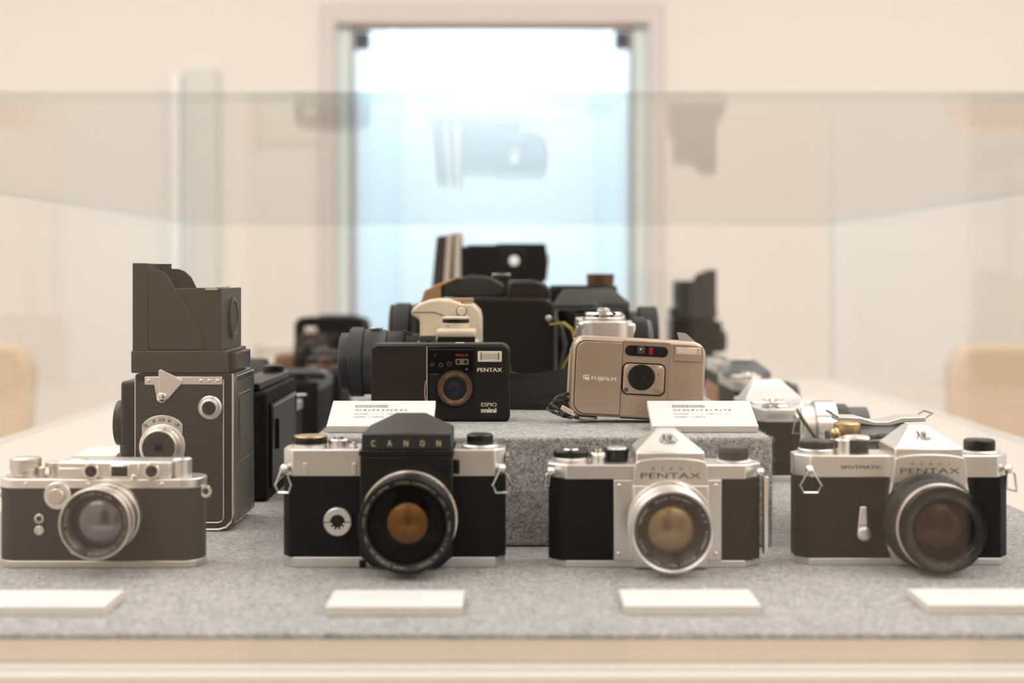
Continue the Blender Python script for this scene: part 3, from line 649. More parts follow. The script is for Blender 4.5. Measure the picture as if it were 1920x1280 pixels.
# ================================================================== twin-lens reflex with raised hood
def tlr(label, X, d, rot, detail=True):
    r = thing('twin_lens_camera', label, 'camera', X, d, .2, rot)
    # local frame: the focusing side faces -Y, taking lenses point to -X
    D = 76
    M().prism(rrect(-36.5, 36, 1, 116, [7, 2, 2, 7]), 0, D, 'Y').build('body', BLACKM, r, .8)
    M().prism(rrect(-35.5, 28, 8, 110, [3, 1, 1, 3]), -.9, .3, 'Y').build('leather_panel', LEATHERB, r, .3)
    M().tube([(28.8, -.6, 112), (28.8, -.6, 10), (27.4, -.6, 7.6), (25, -.6, 6.6), (-36, -.6, 6.6)], .55).build('inner_trim', AGED, r)
    M().tube([(35.6, .4, 116), (35.6, .4, 12), (34.2, .4, 7), (30.6, .4, 3), (25, .4, 1.4), (-36, .4, 1.4)], 1.0).build('outer_trim', AGED, r)
    M().tube([(-36.2, -.4, 112), (-36.2, -.4, 3)], .6).build('front_trim', AGED, r)
    # back door facing +X
    bk = M().prism(rrect(4, D - 4, 10, 110, 3), 36, 37.4, 'X').build('back_panel', LEATHERB, r, .3)
    M().prism(rrect(13, D - 20, 52, 98, 2), 37.3, 38.2, 'X').build('exposure_plate', BLACKM, bk, .3)
    M().tube([(37.8, 11, 50), (37.8, D - 18, 50), (37.8, D - 18, 100), (37.8, 11, 100)], .35, True).build('plate_trim', AGED, bk)
    M().tube([(37.2, 2.4, 114), (37.2, D - 2, 114), (37.2, D - 2, 6), (37.2, 2.4, 6)], .7, True).build('back_trim', AGED, bk)
    # lens board on the far left with two lenses
    M().box(-49, -36.5, 6, D - 6, 12, 110).build('lens_board', BLACKM, r, 2.5, 3)
    for z, n in ((76, 'viewing_lens'), (36, 'taking_lens')):
        ll = M().lathe(-49, D / 2, z, [(21, 0), (21, -5, .2), (18, -6), (17, -10), (12, -10), (11, -7)], 'X', 48).build(n, BLACKM, r)
        M().lathe(-49, D / 2, z, [(12, -7.4), (6, -8.4), (.1, -8.8)], 'X', 32).build('lens_glass', DGLASS, ll)
    for z in (56,): M().lathe(-42, 10, z, [(8, 0, .2), (8, 7, .2), (6, 8)], 'Z', 32).build('setting_wheel', BLACKM, r)
    # focusing scale knob
    fan = [(12.2 * math.cos(a) * 1.0, 12.2 * math.sin(a) + 7) for a in [math.radians(v) for v in range(25, 156, 10)]]
    cx, cz = -17, 62.5
    pl = M().lathe(cx + 1, -1, cz, [(17, .3), (17, -1), (16, -1.6)], seg=56).build('depth_scale', CHROME, r)
    M().prism([(cx + 1 + 1.35 * x, cz + 4 + z * 1.0) for x, z in ([(-11, 0), (11, 0)] + fan)], -2.2, -.8, 'Y').build('scale_plate', CHROME, pl, .3)
    kb = M().lathe(cx, -1, cz, [(15, -1), (15, -2), (14.2, -2.6), (13.4, -3.0, .25), (13.4, -7, .25), (12.4, -8)], seg=90).build('focusing_knob', AGED, r)
    M().lathe(cx, -1, cz, [(11.6, -7.6), (11.6, -8.5), (10.8, -8.6), (3, -8)], seg=48).build('knob_face', LEATHERB, kb)
    if detail:
        for s, a in (('16', 128), ('8', 108), ('3.5', 91), ('8', 74), ('16', 54)):
            aa = math.radians(a); tx, tz = cx + 1 + 19.3 * math.cos(aa), cz + .5 + 19.3 * math.sin(aa)
            w = {1: .8, 2: 1.5, 3: 2.2}[len(s)]
            text(s, tx - w, tx + w, tz - 1.1, tz + 1.1, front(-3.35), 'lettering', ENGR, pl, .02)
        ringtext('oo 60 30 20 15 12 10 8 7 6 5', cx, cz, 14.2, -3.9, 1.5, 100, -60, 'lettering', ENGR, kb)
        for k in range(24):
            aa = math.radians(20 + k * 6)
            M().tube([(cx + 14 * math.cos(aa), -3.4, cz + 14 * math.sin(aa)), (cx + 15 * math.cos(aa), -3.2, cz + 15 * math.sin(aa))], .12, seg=4).build('scale_tick', INK, kb) if k % 2 == 0 else None
    # spool knob
    sk = M().lathe(19.2, -1, 91.3, [(8.6, .4), (8.8, -2), (7.8, -3), (7, -3), (6.6, -5), (5.8, -5.4)], seg=40).build('spool_knob', CHROME, r)
    M().lathe(19.2, -1, 91.3, [(5.0, -5), (5.0, -5.8), (1, -5.9)], seg=32).build('knob_face', BLACKM, sk)
    # chrome strip, bracket and triangular strap plate
    br = M().prism([(-29, 108), (-29, 114), (28, 114), (28, 108.2), (-10, 108.2), (-12, 102), (-15, 96), (-19.4, 96), (-20.8, 102), (-22, 108)], -2, -.8, 'Y').build('side_bracket', CHROME, r, .4)
    screws(br, [(-26, 111), (12.5, 111), (18.5, 111), (24.5, 111)], -2)
    tp = M().prism([(-18.5, 118.5), (-16.8, 119.5), (-1.2, 112), (-1.4, 109), (-12, 97), (-18, 97)], -3.6, -2.2, 'Y').build('strap_plate', CHROME, br, .5)
    M().lathe(-15.6, -3.4, 99, [(3.8, 0), (3.8, -2), (3, -2.6)], seg=28).build('plate_stud', POLISH, br)
    M().lathe(-28, D / 2 + 16, 112, [(4, 0), (4, -3)], seg=20).build('top_stud', AGED, r)
    # hood
    M().box(-39.5, 31, -.5, D + .5, 116.5, 133).build('hood_base', mat('grey_black_enamel', (.030, .027, .024), .42), r, 1)
    HM = MATS['grey_black_enamel']
    M().box(31, 36.5, 10, D - 10, 118, 131).build('hood_badge', HM, r, 1)
    wing = [(-27, 134), (13.3, 134), (12.8, 142), (11, 150), (5, 160), (0, 167.5), (-3.3, 172), (-7, 178), (-10, 183.5), (-12.5, 188), (-16.5, 191.3), (-21, 192.8), (-27, 193.3)]
    far = [(-38, 134), (26, 134), (26, 172), (-6, 175), (-9, 181), (-12, 187), (-17, 191.5), (-22, 193.4), (-27.6, 193.6), (-27.6, 197.4), (-38, 197.4)]
    hd = M().box(-38.3, -36.8, .5, D - .5, 133, 197.5).build('hood', HM, r, .4)
    M().prism([(-38.3, 133), (-27, 133), (-27, 197.3), (-38.3, 197.3)], -.3, 1.2, 'Y').build('hood_flap', HM, hd, .3)
    M().prism(wing, .4, 1.6, 'Y').build('hood_wing', HM, hd, .3)
    M().prism(far, D - 1.6, D - .4, 'Y').build('hood_wing', HM, hd, .3)
    M().prism([(-30, 133), (26.6, 133), (26.6, 178.6), (-30, 178.6)], 2, 3.2, 'Y').build('hood_side', HM, hd, .3)
    M().prism([(-30, 133), (26.6, 133), (26.6, 178.6), (-30, 178.6)], D - 3.2, D - 2, 'Y').build('hood_side', HM, hd, .3)
    bp = M().box(25.6, 27.4, 1, D - 1, 133, 179).build('hood_back', HM, hd, .5)
    M().lathe(27, D / 2, 156, [(16, 0), (16, 2), (13.4, 2.6), (12.6, 1), (11, .6), (11, 2), (9.4, 2)], 'X', 40).build('sports_finder', BLACKM, hd)
    M().box(21, 27.6, 8, 30, 178.6, 180.2).build('hood_catch', AGED, hd, .3)
    if detail:
        M().box(15, 24, .2, 2.2, 177.6, 178.9).build('paint_wear', mat('bare_metal_wear', (.62, .45, .33), .5, .3), hd)
    return r
tlr('tall black twin-lens reflex with raised hood at the left, seen from its focusing side', -241, 1047, 0)
tlr('blurred twin-lens reflex with raised hood at the far right end of the table', 306, 2470, 180, False)

# ================================================================== black compact
BROWNBL = mat('brown_black_plastic', (.020, .015, .014), .30, 0, .03, 900)
r = thing('compact_camera', 'black compact camera with a sliding cover on the felt block', 'camera', -55, 1093, 76.2)
M().prism(rrect(-53.5, 53.5, 0, 59.6, [4, 7, 4.5, 3]), 0, 34, 'Y').build('body', BLACKP, r, 2.5, 4)
cv = M().prism(rrect(-52.6, -10.6, 1.6, 58.6, [.6, .6, 5, 4]), -2.4, 4, 'Y').build('sliding_cover', BROWNBL, r, 1.4, 3)
M().prism([(-10.6, 2), (-9.9, 2), (-9.9, 57.6), (-10.6, 57.6)], -2.6, 0, 'Y').build('cover_edge', mat('pale_gold_edge', (.66, .54, .44), .35, .6), cv)
M().tube([(-10.4, -2.6, 36 - 4), (-11.2, -2.8, 31), (-11.9, -2.9, 26), (-12.0, -2.9, 22), (-11.3, -2.8, 16), (-10.5, -2.6, 12)], .32).build('finger_grip', MATS['pale_gold_edge'], cv)
M().tube([(-47, -2.5, 53.2), (-35, -2.6, 52.6), (-28, -2.5, 53)], .35).build('cover_crease', BLACKM, cv)
wp = M().prism([(-9, 37), (1, 37), (5.5, 40.6), (11, 41), (16, 39.5), (20, 37.4), (25.6, 37.6), (25.6, 57.6), (-9, 57.6)], -1.2, 2, 'Y').build('window_panel', BLACKS, r, .3)
M().box(-9, 25.6, -1.35, -1.1, 55.2, 55.7).build('panel_line', GREYM, wp)
wd = M().prism(rrect(11.6, 21.8, 43.8, 48.4, 1), -1.5, -1, 'Y').build('finder_window', mat('grey_window', (.16, .145, .13), .25), wp)
for x in (13.8, 19.4): M().lathe(x, -1.4, 46, [(1.5, 0), (1.3, -.3), (.4, -.3)], seg=16).build('window_port', DGLASS, wp)
for x, z, q in ((-6.2, 44, 1.5), (.4, 43.6, 1.7), (7, 44.4, 1.9)):
    M().lathe(x, -1.1, z, [(q, .1), (q, -.25), (q * .6, -.3), (q * .5, 0)], seg=20).build('sensor_port', BRONZE, wp)
M().lathe(20.2, -1.1, 40.4, [(1, .1), (.8, -.3)], seg=14).build('sensor_port', mat('grey_port', (.12, .12, .12), .3), wp)
text('MULTI AF', 11.8, 21.4, 50.2, 51.9, front(-1.45), 'lettering', REDP, wp, .02)
text('x', -5, -2.6, 50, 52, front(-1.45), 'lettering', BRONZE, wp)
M().box(-8.6, -1.8, -.5, .2, 36.2, 36.5).build('trim_line', mat('grey_line', (.2, .19, .18), .5), r)
X0, Z0 = 11.2, 25.6
lr = M().lathe(X0, 0, Z0, [(14.5, 1), (14.5, -1.6), (13.9, -2.4)], seg=64).build('lens', BLACKP, r)
M().lathe(X0, 0, Z0, [(13.6, -2.3), (13.2, -3.2), (12.6, -3.4), (9.4, -2.9), (9, -2.5)], seg=64, caps=False).build('lens_ring', BRONZE, lr)
M().lathe(X0, 0, Z0, [(9.2, -2.6), (8.2, -1.8), (6.4, -2.2), (5.6, -2.8), (4.6, -2.6)], seg=48).build('lens_barrel', BLACKP, lr)
M().lathe(X0, 0, Z0, [(4.8, -2.7), (3, -3.3), (.1, -3.6)], seg=32).build('lens_glass', VIOLD, lr)
ringtext('PENTAX LENS', X0, Z0, 11.2, -3.35, 1.5, 130, 50, 'lettering', GOLD, lr)
ringtext('32mm 1:3.5', X0, Z0, 11.2, -3.35, 1.4, 235, 305, 'lettering', CREAM, lr)
M().box(25.9, 26.2, -.3, .4, 1.5, 58).build('panel_seam', BLACKS, r)
fh = M().prism(rrect(28.6, 47.2, 46, 54.2, .8), -.6, 1, 'Y').build('flash', FLASH, r, .2)
M().box(31.2, 44.4, -.8, -.5, 48, 52.4).build('flash_tube', mat('warm_reflector', (.78, .69, .56), .3, .4), fh)
for z in (49.3, 51.2): M().box(31.2, 44.4, -.9, -.75, z, z + .18).build('flash_line', GREYI, fh)
for x in (30.9, 44.3): M().box(x, x + .6, -.95, -.6, 47.4, 53).build('flash_clip', INK, fh)
text('PENTAX', 28.2, 47.4, 38.3, 41.3, front(-.2), 'lettering', CREAM, r, .035)
text('ESPIO', 31.3, 43.3, 11.7, 14.6, front(-.2), 'lettering', CREAM, r, .015)
text('mini', 31.2, 43.2, 6.9, 10.7, front(-.2), 'lettering', CREAM, r, .06)
M().box(11, 18, 8, 14, 59.4, 60.4).build('shutter_release', CHROME, r, .3)

# ================================================================== champagne compact
r = thing('compact_camera', 'champagne metal compact camera with a square lens surround', 'camera', 94.2, 1082, 79.6, 0, roll=2.9)
M().prism(rrect(-51, 51, 0, 60.4, [6, 10, 10, 9]), 0, 28, 'Y').build('body', TITAN, r, 2.6, 4)
M().tube([(-50.2, 26, 50), (-51, 27.6, 40), (-51, 27.6, 12)], 1.4).build('rear_edge', AGED, r)
cv = M().prism(rrect(-47.6, -12.8, 2.2, 57.2, [.4, .4, 8.5, 8.5]), -1.5, 2, 'Y').build('sliding_cover', TITAN, r, .5, 2)
M().prism(rrect(-48.1, -12.4, 1.7, 57.7, [.4, .4, 8.9, 8.9]), -.5, .4, 'Y').build('cover_gap', BLACKM, cv)
lg_ = M()
# small maker mark: hexagonal ribbon
for pts in ([(0, 0), (0, 2.6), (1, 3.2), (4.4, 3.2), (4.4, 2.5), (1.3, 2.5), (.8, 2.1), (.8, 0)], [(1.3, .6), (1.3, 1.9), (2.2, 1.9), (2.2, 1.4), (3.4, 1.4), (3.4, 1.9), (4.8, 1.9), (4.8, -.8), (4.2, -.8), (4.2, -.1), (2.4, -.6), (1.8, -.6)]):
    lg_.prism([(-41.8 + x * 1.0, 28.2 + z) for x, z in pts], -1.75, -1.5, 'Y')
lg_.build('maker_emblem', WHITEP, cv)
text('FUJIFILM', -35.4, -16.6, 27, 30.6, front(-1.72), 'lettering', WHITEP, cv, .03)
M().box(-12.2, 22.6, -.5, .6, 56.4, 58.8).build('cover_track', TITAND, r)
pill = M().prism(rrect(-10.8, 21.9, 47.6, 55.6, 3.9, 8), -.9, .6, 'Y').build('window_panel', BLACKS, r, .3)
M().prism(rrect(-1.6, 4.2, 49.6, 55.2, 1.2), -1.15, -.8, 'Y').build('finder_window', mat('smoky_window', (.07, .06, .055), .3), pill)
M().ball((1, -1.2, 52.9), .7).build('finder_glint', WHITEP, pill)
M().prism(rrect(7.4, 10.4, 49.2, 54.8, 1), -1.1, -.8, 'Y').build('red_lamp', REDW, pill)
M().prism(rrect(-12.2, 20.9, 18, 42.6, 4.6), -.8, .4, 'Y').build('surround_gap', BLACKM, r)
sq = rrect(-11.2, 19.9, 19, 41.6, 3.9, 6)
X0, Z0 = 2.6, 31.4
LR = M()
# square surround with round hole
n = len(sq); outer = []; inner = []
for i in range(64):
    a = 2 * math.pi * i / 64; cxs, czs = 4.35, 30.3; hw, hh, rr_ = 15.55, 11.3, 3.9
    dx, dz = math.cos(a), math.sin(a); lo, hi = 0, 40
    for _ in range(30):
        md = (lo + hi) / 2; qx, qz = abs(X0 + dx * md - cxs), abs(Z0 + dz * md - czs)
        ex, ez = qx - (hw - rr_), qz - (hh - rr_)
        ins = (qx <= hw and qz <= hh) and not (ex > 0 and ez > 0 and math.hypot(ex, ez) > rr_)
        if ins: lo = md
        else: hi = md
    outer.append((X0 + dx * lo, Z0 + dz * lo))
    inner.append((dx, dz))
LR.loft([[(x, 0, z) for x, z in outer], [(x, -1.6, z) for x, z in outer],
         [(X0 + (x - X0) * .97, -1.9, Z0 + (z - Z0) * .97) for x, z in outer],
         [(X0 + 10.9 * dx, -1.9, Z0 + 10.2 * dz) for dx, dz in inner], [(X0 + 9.4 * dx, .2, Z0 + 9.2 * dz) for dx, dz in inner]], True, False)
ls = LR.build('lens_surround', TITAN, r)
M().lathe(X0, 0, Z0, [(9.7, .6), (9.2, .4), (8.6, 1.0), (6.6, 1.3), (6.2, .3), (5, .4), (.1, .9)], seg=48, caps=False).build('lens_barrel', BLACKP, ls)
M().lathe(X0, 0, Z0, [(5.2, .5), (3.8, -.3), (2, -.8), (.1, -1)], seg=32).build('lens_glass', VIOLD, ls)
M().lathe(-8.6, -1.7, 21.8, [(1.9, .1), (1.7, -.3), (.9, -.35)], seg=20).build('light_sensor', mat('brown_sensor', (.09, .065, .05), .3), ls)
M().lathe(15, -1.8, 34.6, [(.6, .1), (.5, -.2)], seg=12).build('sensor_dot', ENGR, ls)
text('SUPER-EBC FUJINON', -10.5, 14, 14.8, 16.4, front(-.2), 'lettering', mat('faint_print', (.62, .53, .42), .5), r)
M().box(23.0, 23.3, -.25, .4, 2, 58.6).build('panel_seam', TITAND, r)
fb = M().box(26.6, 47.8, -.35, .6, 45.4, 56.4).build('flash', TITAN, r)
M().tube([(26.4, -.3, 45.2), (48, -.3, 45.2), (48, -.3, 56.4), (26.4, -.3, 56.4)], .22, True).build('flash_gap', ENGR, fb)
M().box(27.6, 46.8, -1, 0, 50.6, 56.2).build('flash_window', mat('clear_flash', (.76, .66, .53), .12, .3), fb, .5)
M().box(29.4, 43.6, -1.15, -.9, 52.4, 55.6).build('flash_tube', mat('pale_reflector', (.84, .75, .62), .25, .3), fb)
M().box(44.2, 45.2, -1.15, -.9, 51.4, 55.6).box(27, 27.5, -1.05, 0, 50.6, 56.2).build('flash_clip', ENGB, fb)
M().box(-52 + 40, 46, 1.2, 3, -.5, .8).build('base_seam', BLACKM, r)
M().loft([[(32, 15, 60), (44.5, 15, 60), (44.5, 15.8, 60), (32, 15.8, 60)], [(30, 19, 66.6), (37, 19, 66.2), (37, 19.6, 66.2), (30, 19.6, 66.6)]]) .build('film_tab', mat('grey_translucent_film', (.27, .24, .22), .3), r)
# silver foot under the left end and the twisted wrist cord
M().lathe(-38, 8, -3.4, [(8.6, .9), (9.2, 1.3, .2), (9.2, 2.4, .2), (8.8, 2.8)], 'Z', 48).build('tripod_screw', AGED, r)
cd = None
for k, (pts) in enumerate(([(-50, 8, 16), (-57, 4, 15), (-62, 0, 12), (-64, -2, 8), (-60, -3, 4.5), (-54, -3, 1), (-48, -2, -1)],
                           [(-50, 10, 11), (-58, 6, 11), (-65, 2, 8), (-67, 0, 4), (-62, -1, 1.6), (-55, -2, -.6), (-49, 0, -1.6)],
                           [(-47, -1, -1), (-42, 3, -2), (-38, 12, -2.4)])):
    P = []
    for a, b_ in zip(pts, pts[1:]):
        for q in range(4): P.append(tuple(a[i] + (b_[i] - a[i]) * q / 4 for i in range(3)))
    P.append(pts[-1])
    for j in range(2):
        Q = [(p[0] + .7 * math.cos(i * 1.3 + j * math.pi), p[1] + .7 * math.sin(i * 1.3 + j * math.pi), p[2] + .5 * math.sin(i * 1.3 + j * math.pi)) for i, p in enumerate(P)]
        M().tube(Q, 1.0, seg=6).build('wrist_cord', STRAPB if j else mat('grey_cord', (.09, .09, .09), .7), r)
M().loft([[(-58, -5.4, 4.6), (-49, -5.4, .4), (-47.4, -5.4, 3.6), (-56.4, -5.4, 7.8)], [(-58, -.6, 4.6), (-49, -.6, .4), (-47.4, -.6, 3.6), (-56.4, -.6, 7.8)]]).build('cord_clamp', mat('tan_clamp', (.72, .56, .44), .4, .3), r, .4)

# ================================================================== generic SLR, seen from its end in the side rows
def slr(name, label, X, d, z, rot, bodym, topm, prismm, W=142, dep=36, hb=58, ht=70, hp=90, lensp=None, pw=44, shoe=False, strap=None, lz=31, group=None):
    r = thing(name, label, 'camera', X, d, z, rot, group)
    pm = POLISH if topm in (CHROME, AGED) else GREYM
    M().prism(octo(W, dep, 7, 9), 0, 5).build('base_plate', topm, r, .5)
    M().prism(octo(W - 1, dep - 1, 7, 9, 0, .5), 5, hb).build('body', bodym, r, .6)
    M().prism(octo(W, dep, 7, 9), hb, ht).build('top_plate', topm, r, .9)
    M().box(-27, 27, -9, 2, 3, ht - 1).build('mirror_housing', topm, r, 1.5)
    p = pw / 2
    pz = M().loft([[(-p, -8, ht - 1), (p, -8, ht - 1), (p, dep + 2, ht - 1), (-p, dep + 2, ht - 1)], [(-p + 1, -8, ht + 7), (p - 1, -8, ht + 7), (p - 1, dep + 2, ht + 5), (-p + 1, dep + 2, ht + 5)],
              [(-8, 8, hp), (8, 8, hp), (8, dep - 8, hp - 1), (-8, dep - 8, hp - 1)]]).build('prism_housing', prismm, r, 1.2)
    if shoe: M().box(-10, 10, 12, dep - 2, hp - 1, hp + 2).build('accessory_shoe', POLISH, pz, .5)
    knob(r, 'wind_lever', -W / 2 + 18, dep / 2, ht, [('', pm, [(13, 0), (13, 2, .2), (12, 3)]), ('lever_cap', topm, [(12, 3), (12, 5, .2), (10, 6)]), ('lever_top', pm, [(7, 6), (6, 8)])])
    M().loft([[(-W / 2 + 16, dep / 2 - 8, ht + 4), (-W / 2 + 20, dep / 2 + 8, ht + 4), (-W / 2 + 20, dep / 2 + 8, ht + 6), (-W / 2 + 16, dep / 2 - 8, ht + 6)], [(-W / 2 + 4, dep + 2, ht + 4), (-W / 2 + 10, dep + 5, ht + 4), (-W / 2 + 10, dep + 5, ht + 6), (-W / 2 + 4, dep + 2, ht + 6)]]).build('lever_arm', pm, r, .8)
    knob(r, 'speed_dial', -W / 2 + 38, dep / 2, ht, [('', topm, [(8, 0), (8, 6, .2), (7, 7)])])
    knob(r, 'rewind_knob', W / 2 - 16, dep / 2, ht, [('', topm, [(12, 0), (12, 2), (9, 2.6)]), ('knob_grip', topm, [(9, 2.6), (9, 9, .3), (8, 10)])])
    lug(r, -W / 2 + 2, 4, ht - 8, -1, True, 14); lug(r, W / 2 - 2, 4, ht - 8, 1, True, 14)
    if lensp:
        for i, (nm, m, a, b_, R) in enumerate(lensp):
            if i == 0: L = M().lathe(0, 0, lz, [(R, -8), (R, -a)], seg=48).build('lens', m, r)
            else: M().lathe(0, 0, lz, [(R - 1, -a), (R, -a - .6, .3), (R, -b_ + .6, .3), (R - 1, -b_)], seg=64).build(nm, m, L)
        e = lensp[-1]
        M().lathe(0, 0, lz, [(e[4] * .86, -e[3] - .1), (e[4] * .5, -e[3] - 1.5), (.1, -e[3] - 2)], seg=40).build('lens_glass', DGLASS, L)
    if strap: strap(r)
    return r
BL = [('lens', BLACKM, 20, 20, 27), ('focus_ring', RUBBER, 18, 34, 31), ('front_ring', BLACKM, 34, 42, 28)]
STEEL = [('lens', CHROME, 12, 12, 26), ('barrel', POLISH, 24, 44, 25), ('aperture_ring', AGED, 12, 24, 21), ('grip_ring', BLACKM, 44, 56, 22), ('hood', GREYM, 56, 76, 19)]

# ---- right side row, facing right (rot +90: the lens points to +X)
def strap_r1(r):
    M().ribbon([(-70, 20, 62), (-76, 12, 50), (-84, 6, 30), (-92, 20, 12), (-96, 40, 6), (-88, 62, 4), (-70, 76, 3), (-40, 80, 2.5)], (0, 3, 14), 2.2).build('strap', STRAPBR, r)
    M().tube([(-72, 18, 60), (-76, 17, 68), (-70, 14, 74), (-64, 10, 72)], .9).build('strap_clip', POLISH, r)
r1 = slr('reflex_camera', 'black camera with bare brass knob and folding flash shoe behind the front-row camera at right', 296, 1056, .2, 90, LEATHER, BLACKM, GREYM, W=140, dep=50, hp=80, ht=67, pw=52, lensp=BL, strap=strap_r1)
knob(r1, 'brass_knob', -54, 60, 72, [('', BRASS, [(12, -6), (12, 1), (7, 2), (8.8, 4), (9.2, 5, .2), (9.2, 12, .2), (8, 13)])])
M().ball((-62, 70, 78), 4).build('brass_stud', BRASS, r1)
fs = M().prism([(44, 80), (56, 81), (56, 84.5), (40, 84), (30, 81), (20, 81), (10, 84), (-8, 84.5), (-8, 81), (8, 80.5), (18, 78), (30, 78)], -12, 12, 'X').build('flash_shoe', CHROME, r1, .6)
M().tube([(-11, -7, 83), (-11, -13, 87), (11, -13, 87), (11, -7, 83)], .8).build('shoe_wire', POLISH, fs)
M().tube([(-11, 54, 83), (-11, 60, 87), (11, 60, 87), (11, 54, 83)], .8).build('shoe_wire', POLISH, fs)

slr('reflex_camera', 'silver-topped camera with bright white prism and long chrome and black lens', 266, 1372, .2, 90, LEATHER, CHROME, mat('white_prism', (.86, .86, .84), .35, .2), W=142, dep=42, hb=54, ht=66, hp=88, lensp=STEEL, pw=46, lz=42,
    strap=lambda r: M().ribbon([(-72, 4, 62), (-80, -10, 40), (-88, -30, 22), (-80, -56, 8), (-50, -72, 3), (0, -84, 2.5)], (0, 4, 9), 2).build('strap', STRAPB, r))
slr('reflex_camera', 'blurred camera with grey prism behind the white-prism camera', 296, 1690, .2, 90, LEATHER, AGED, mat('blue_grey_enamel', (.10, .12, .13), .4), W=140, dep=42, hb=56, ht=68, hp=88, lensp=BL, shoe=True)
# leather cased rangefinder, further along
def cased(label, X, d, z, rot, tm=AGED, lm=BROWNL):
    r = thing('cased_camera', label, 'camera', X, d, z, rot)
    M().prism(rrect(-72, 72, 0, 38, 15, 6), 0, 46, 'Z').build('half_case', lm, r, 1.5)
    M().prism(rrect(-70, 70, 1.5, 36, 14, 6), 46, 62).build('body', LEATHER, r, .5)
    M().prism(rrect(-70.5, 70.5, 1, 37, 14, 6), 62, 76).build('top_plate', tm, r, .8)
    M().prism([(-30, 46), (-24, 66), (24, 66), (30, 46), (30, 6), (-30, 6)], -34, 1, 'Y').build('case_snout', lm, r, 5, 3)
    M().lathe(0, -34, 34, [(17, 0), (17, -3), (14, -4), (13, -2)], seg=32).build('lens', AGED, r)
    for x in (-50, -28, 48): M().lathe(x, 18, 76, [(9, 0), (9, 7, .3), (8, 8)], 'Z', 32).build('dial', tm, r)
    return r
cased('brown leather cased camera between the blurred cameras at right', 300, 1880, .2, 90)

# ---- left side row, facing left (rot -90)
# black folding camera directly behind the twin-lens reflex
r = thing('folding_camera', 'flat black folding camera standing right behind the tall twin-lens reflex', 'camera', -228, 1262, .2, -90)
M().prism(rrect(-80, 80, 0, 92, 5), -12, 24, 'Y').build('body', LEATHER, r, 1.2)
M().box(-66, 66, 24, 26.6, 10, 80).build('back_door', BLACKM, r, 1)
M().prism(rrect(-78, 78, 92, 99, 3), -6, 18, 'Y').build('top_cover', BLACKM, r, 1)
M().tube([(-64, 27, 12), (64, 27, 12), (64, 27, 78), (-64, 27, 78)], .5, True).build('door_line', AGED, r)
M().box(40, 46, 26, 29, 40, 66).build('door_latch', BLACKM, r, .8)
M().lathe(-60, 6, 99, [(10, 0), (10, 5, .3), (9, 6)], 'Z', 32).build('wind_knob', BLACKM, r)
slr('reflex_camera', 'black camera with a silver top behind the flat folding camera at left', -262, 1450, .2, -90, LEATHER, AGED, AGED, W=128, dep=40, hb=48, ht=57, hp=62, lensp=BL, pw=20)
slr('reflex_camera', 'black camera with large round lens in the blurred left row', -266, 1680, .2, -90, LEATHER, BLACKM, BLACKM, W=144, dep=46, hb=56, ht=68, hp=78, lz=50, lensp=[('lens', BLACKM, 24, 24, 34), ('focus_ring', RUBBER, 24, 44, 40), ('front_ring', BLACKM, 44, 54, 42)])
slr('reflex_camera', 'small black camera with worn brassy top edge in the blurred left row', -262, 1890, .2, -90, LEATHER, BRONZE, BLACKM, W=140, dep=42, hb=60, ht=72, hp=90, lensp=BL)
# large folding bellows camera at the far left, arch shaped front standard
r = thing('bellows_camera', 'large rounded black camera with arched metal lens standard at the far left', 'camera', -314, 2440, .2, -8)
M().prism(rrect(-62, 62, 0, 116, [4, 16, 16, 4]), 0, 50, 'Y').build('body', LEATHER, r, 3, 3)
M().prism(rrect(-20, 44, 112, 120, 3), 6, 40, 'Y').build('top_cover', GREYM, r, 1.5)
M().box(-40, 30, -95, 0, 2, 8).build('bed', BRONZE, r, 1)
for k in range(9):
    q = k / 8; w_ = 36 - 8 * q
    M().box(-6 - w_, -6 + w_, -8 - 9 * k, -3 - 9 * k, 14, 90 - 14 * q).build('bellows_fold', BLACKP, r, 1)
arch = [(-34, 12), (-34, 64)] + [(-6 + 28 * math.cos(a), 64 + 30 * math.sin(a)) for a in [math.pi * (1 - k / 14) for k in range(1, 14)]] + [(22, 64), (22, 12)]
sd_ = M().tube([(x, -88, z) for x, z in arch], 2.6, True).build('lens_standard', BRONZE, r)
M().tube([(-6, -88, 93), (-6, -88, 50)], 2).build('standard_bar', BRONZE, sd_)
M().tube([(-34, -88, 50), (22, -88, 50)], 2).build('standard_bar', BRONZE, sd_)
M().box(-16, 4, -92, -84, 92, 102).build('standard_clip', POLISH, sd_, 1)
M().lathe(-6, -88, 34, [(18, 0), (18, -8), (14, -10), (12, -6)], seg=32).build('lens', BLACKM, r)
cased('brown leather cased camera in the blurred left row', -330, 2200, .2, -90, BLACKM, mat('dark_brown_leather', (.16, .075, .035), .5, 0, .4, 500, .15))

# ================================================================== middle group on the felt block
# champagne SLR with long zoom, facing left
r = thing('reflex_camera', 'cream plastic camera with long black zoom lens behind the black compact', 'camera', -66, 1190, 76.2, 0)
M().prism(rrect(-13.5, 38, 0, 58, 3), 0, 132, 'Y').build('body', CHAMP, r, 2, 3)
M().prism([(-13.5, 50), (-13.5, 72), (-14.5, 75), (-20.4, 77.4), (-20.9, 80), (-19.4, 84), (-14, 88.3), (-6.4, 91), (1, 92), (14, 91.2), (21, 89), (26, 85), (27.6, 80), (27, 74), (22, 60), (22, 50)], 34, 86, 'Y').build('prism_housing', CHAMP, r, 2.5, 3)
pz = r.children[-1]
M().prism([(14, 50), (39.5, 50), (39.5, 75), (38, 81.5), (32, 87.4), (14, 88)], 36, 98, 'Y').build('finder_block', CHAMP, r, 1.5, 2)
M().tube([(-20, 33.6, 80.5), (-1, 33.6, 80.5), (5, 33.6, 78.5), (12, 33.6, 75.6)], .3).build('housing_line', ENGR, pz)
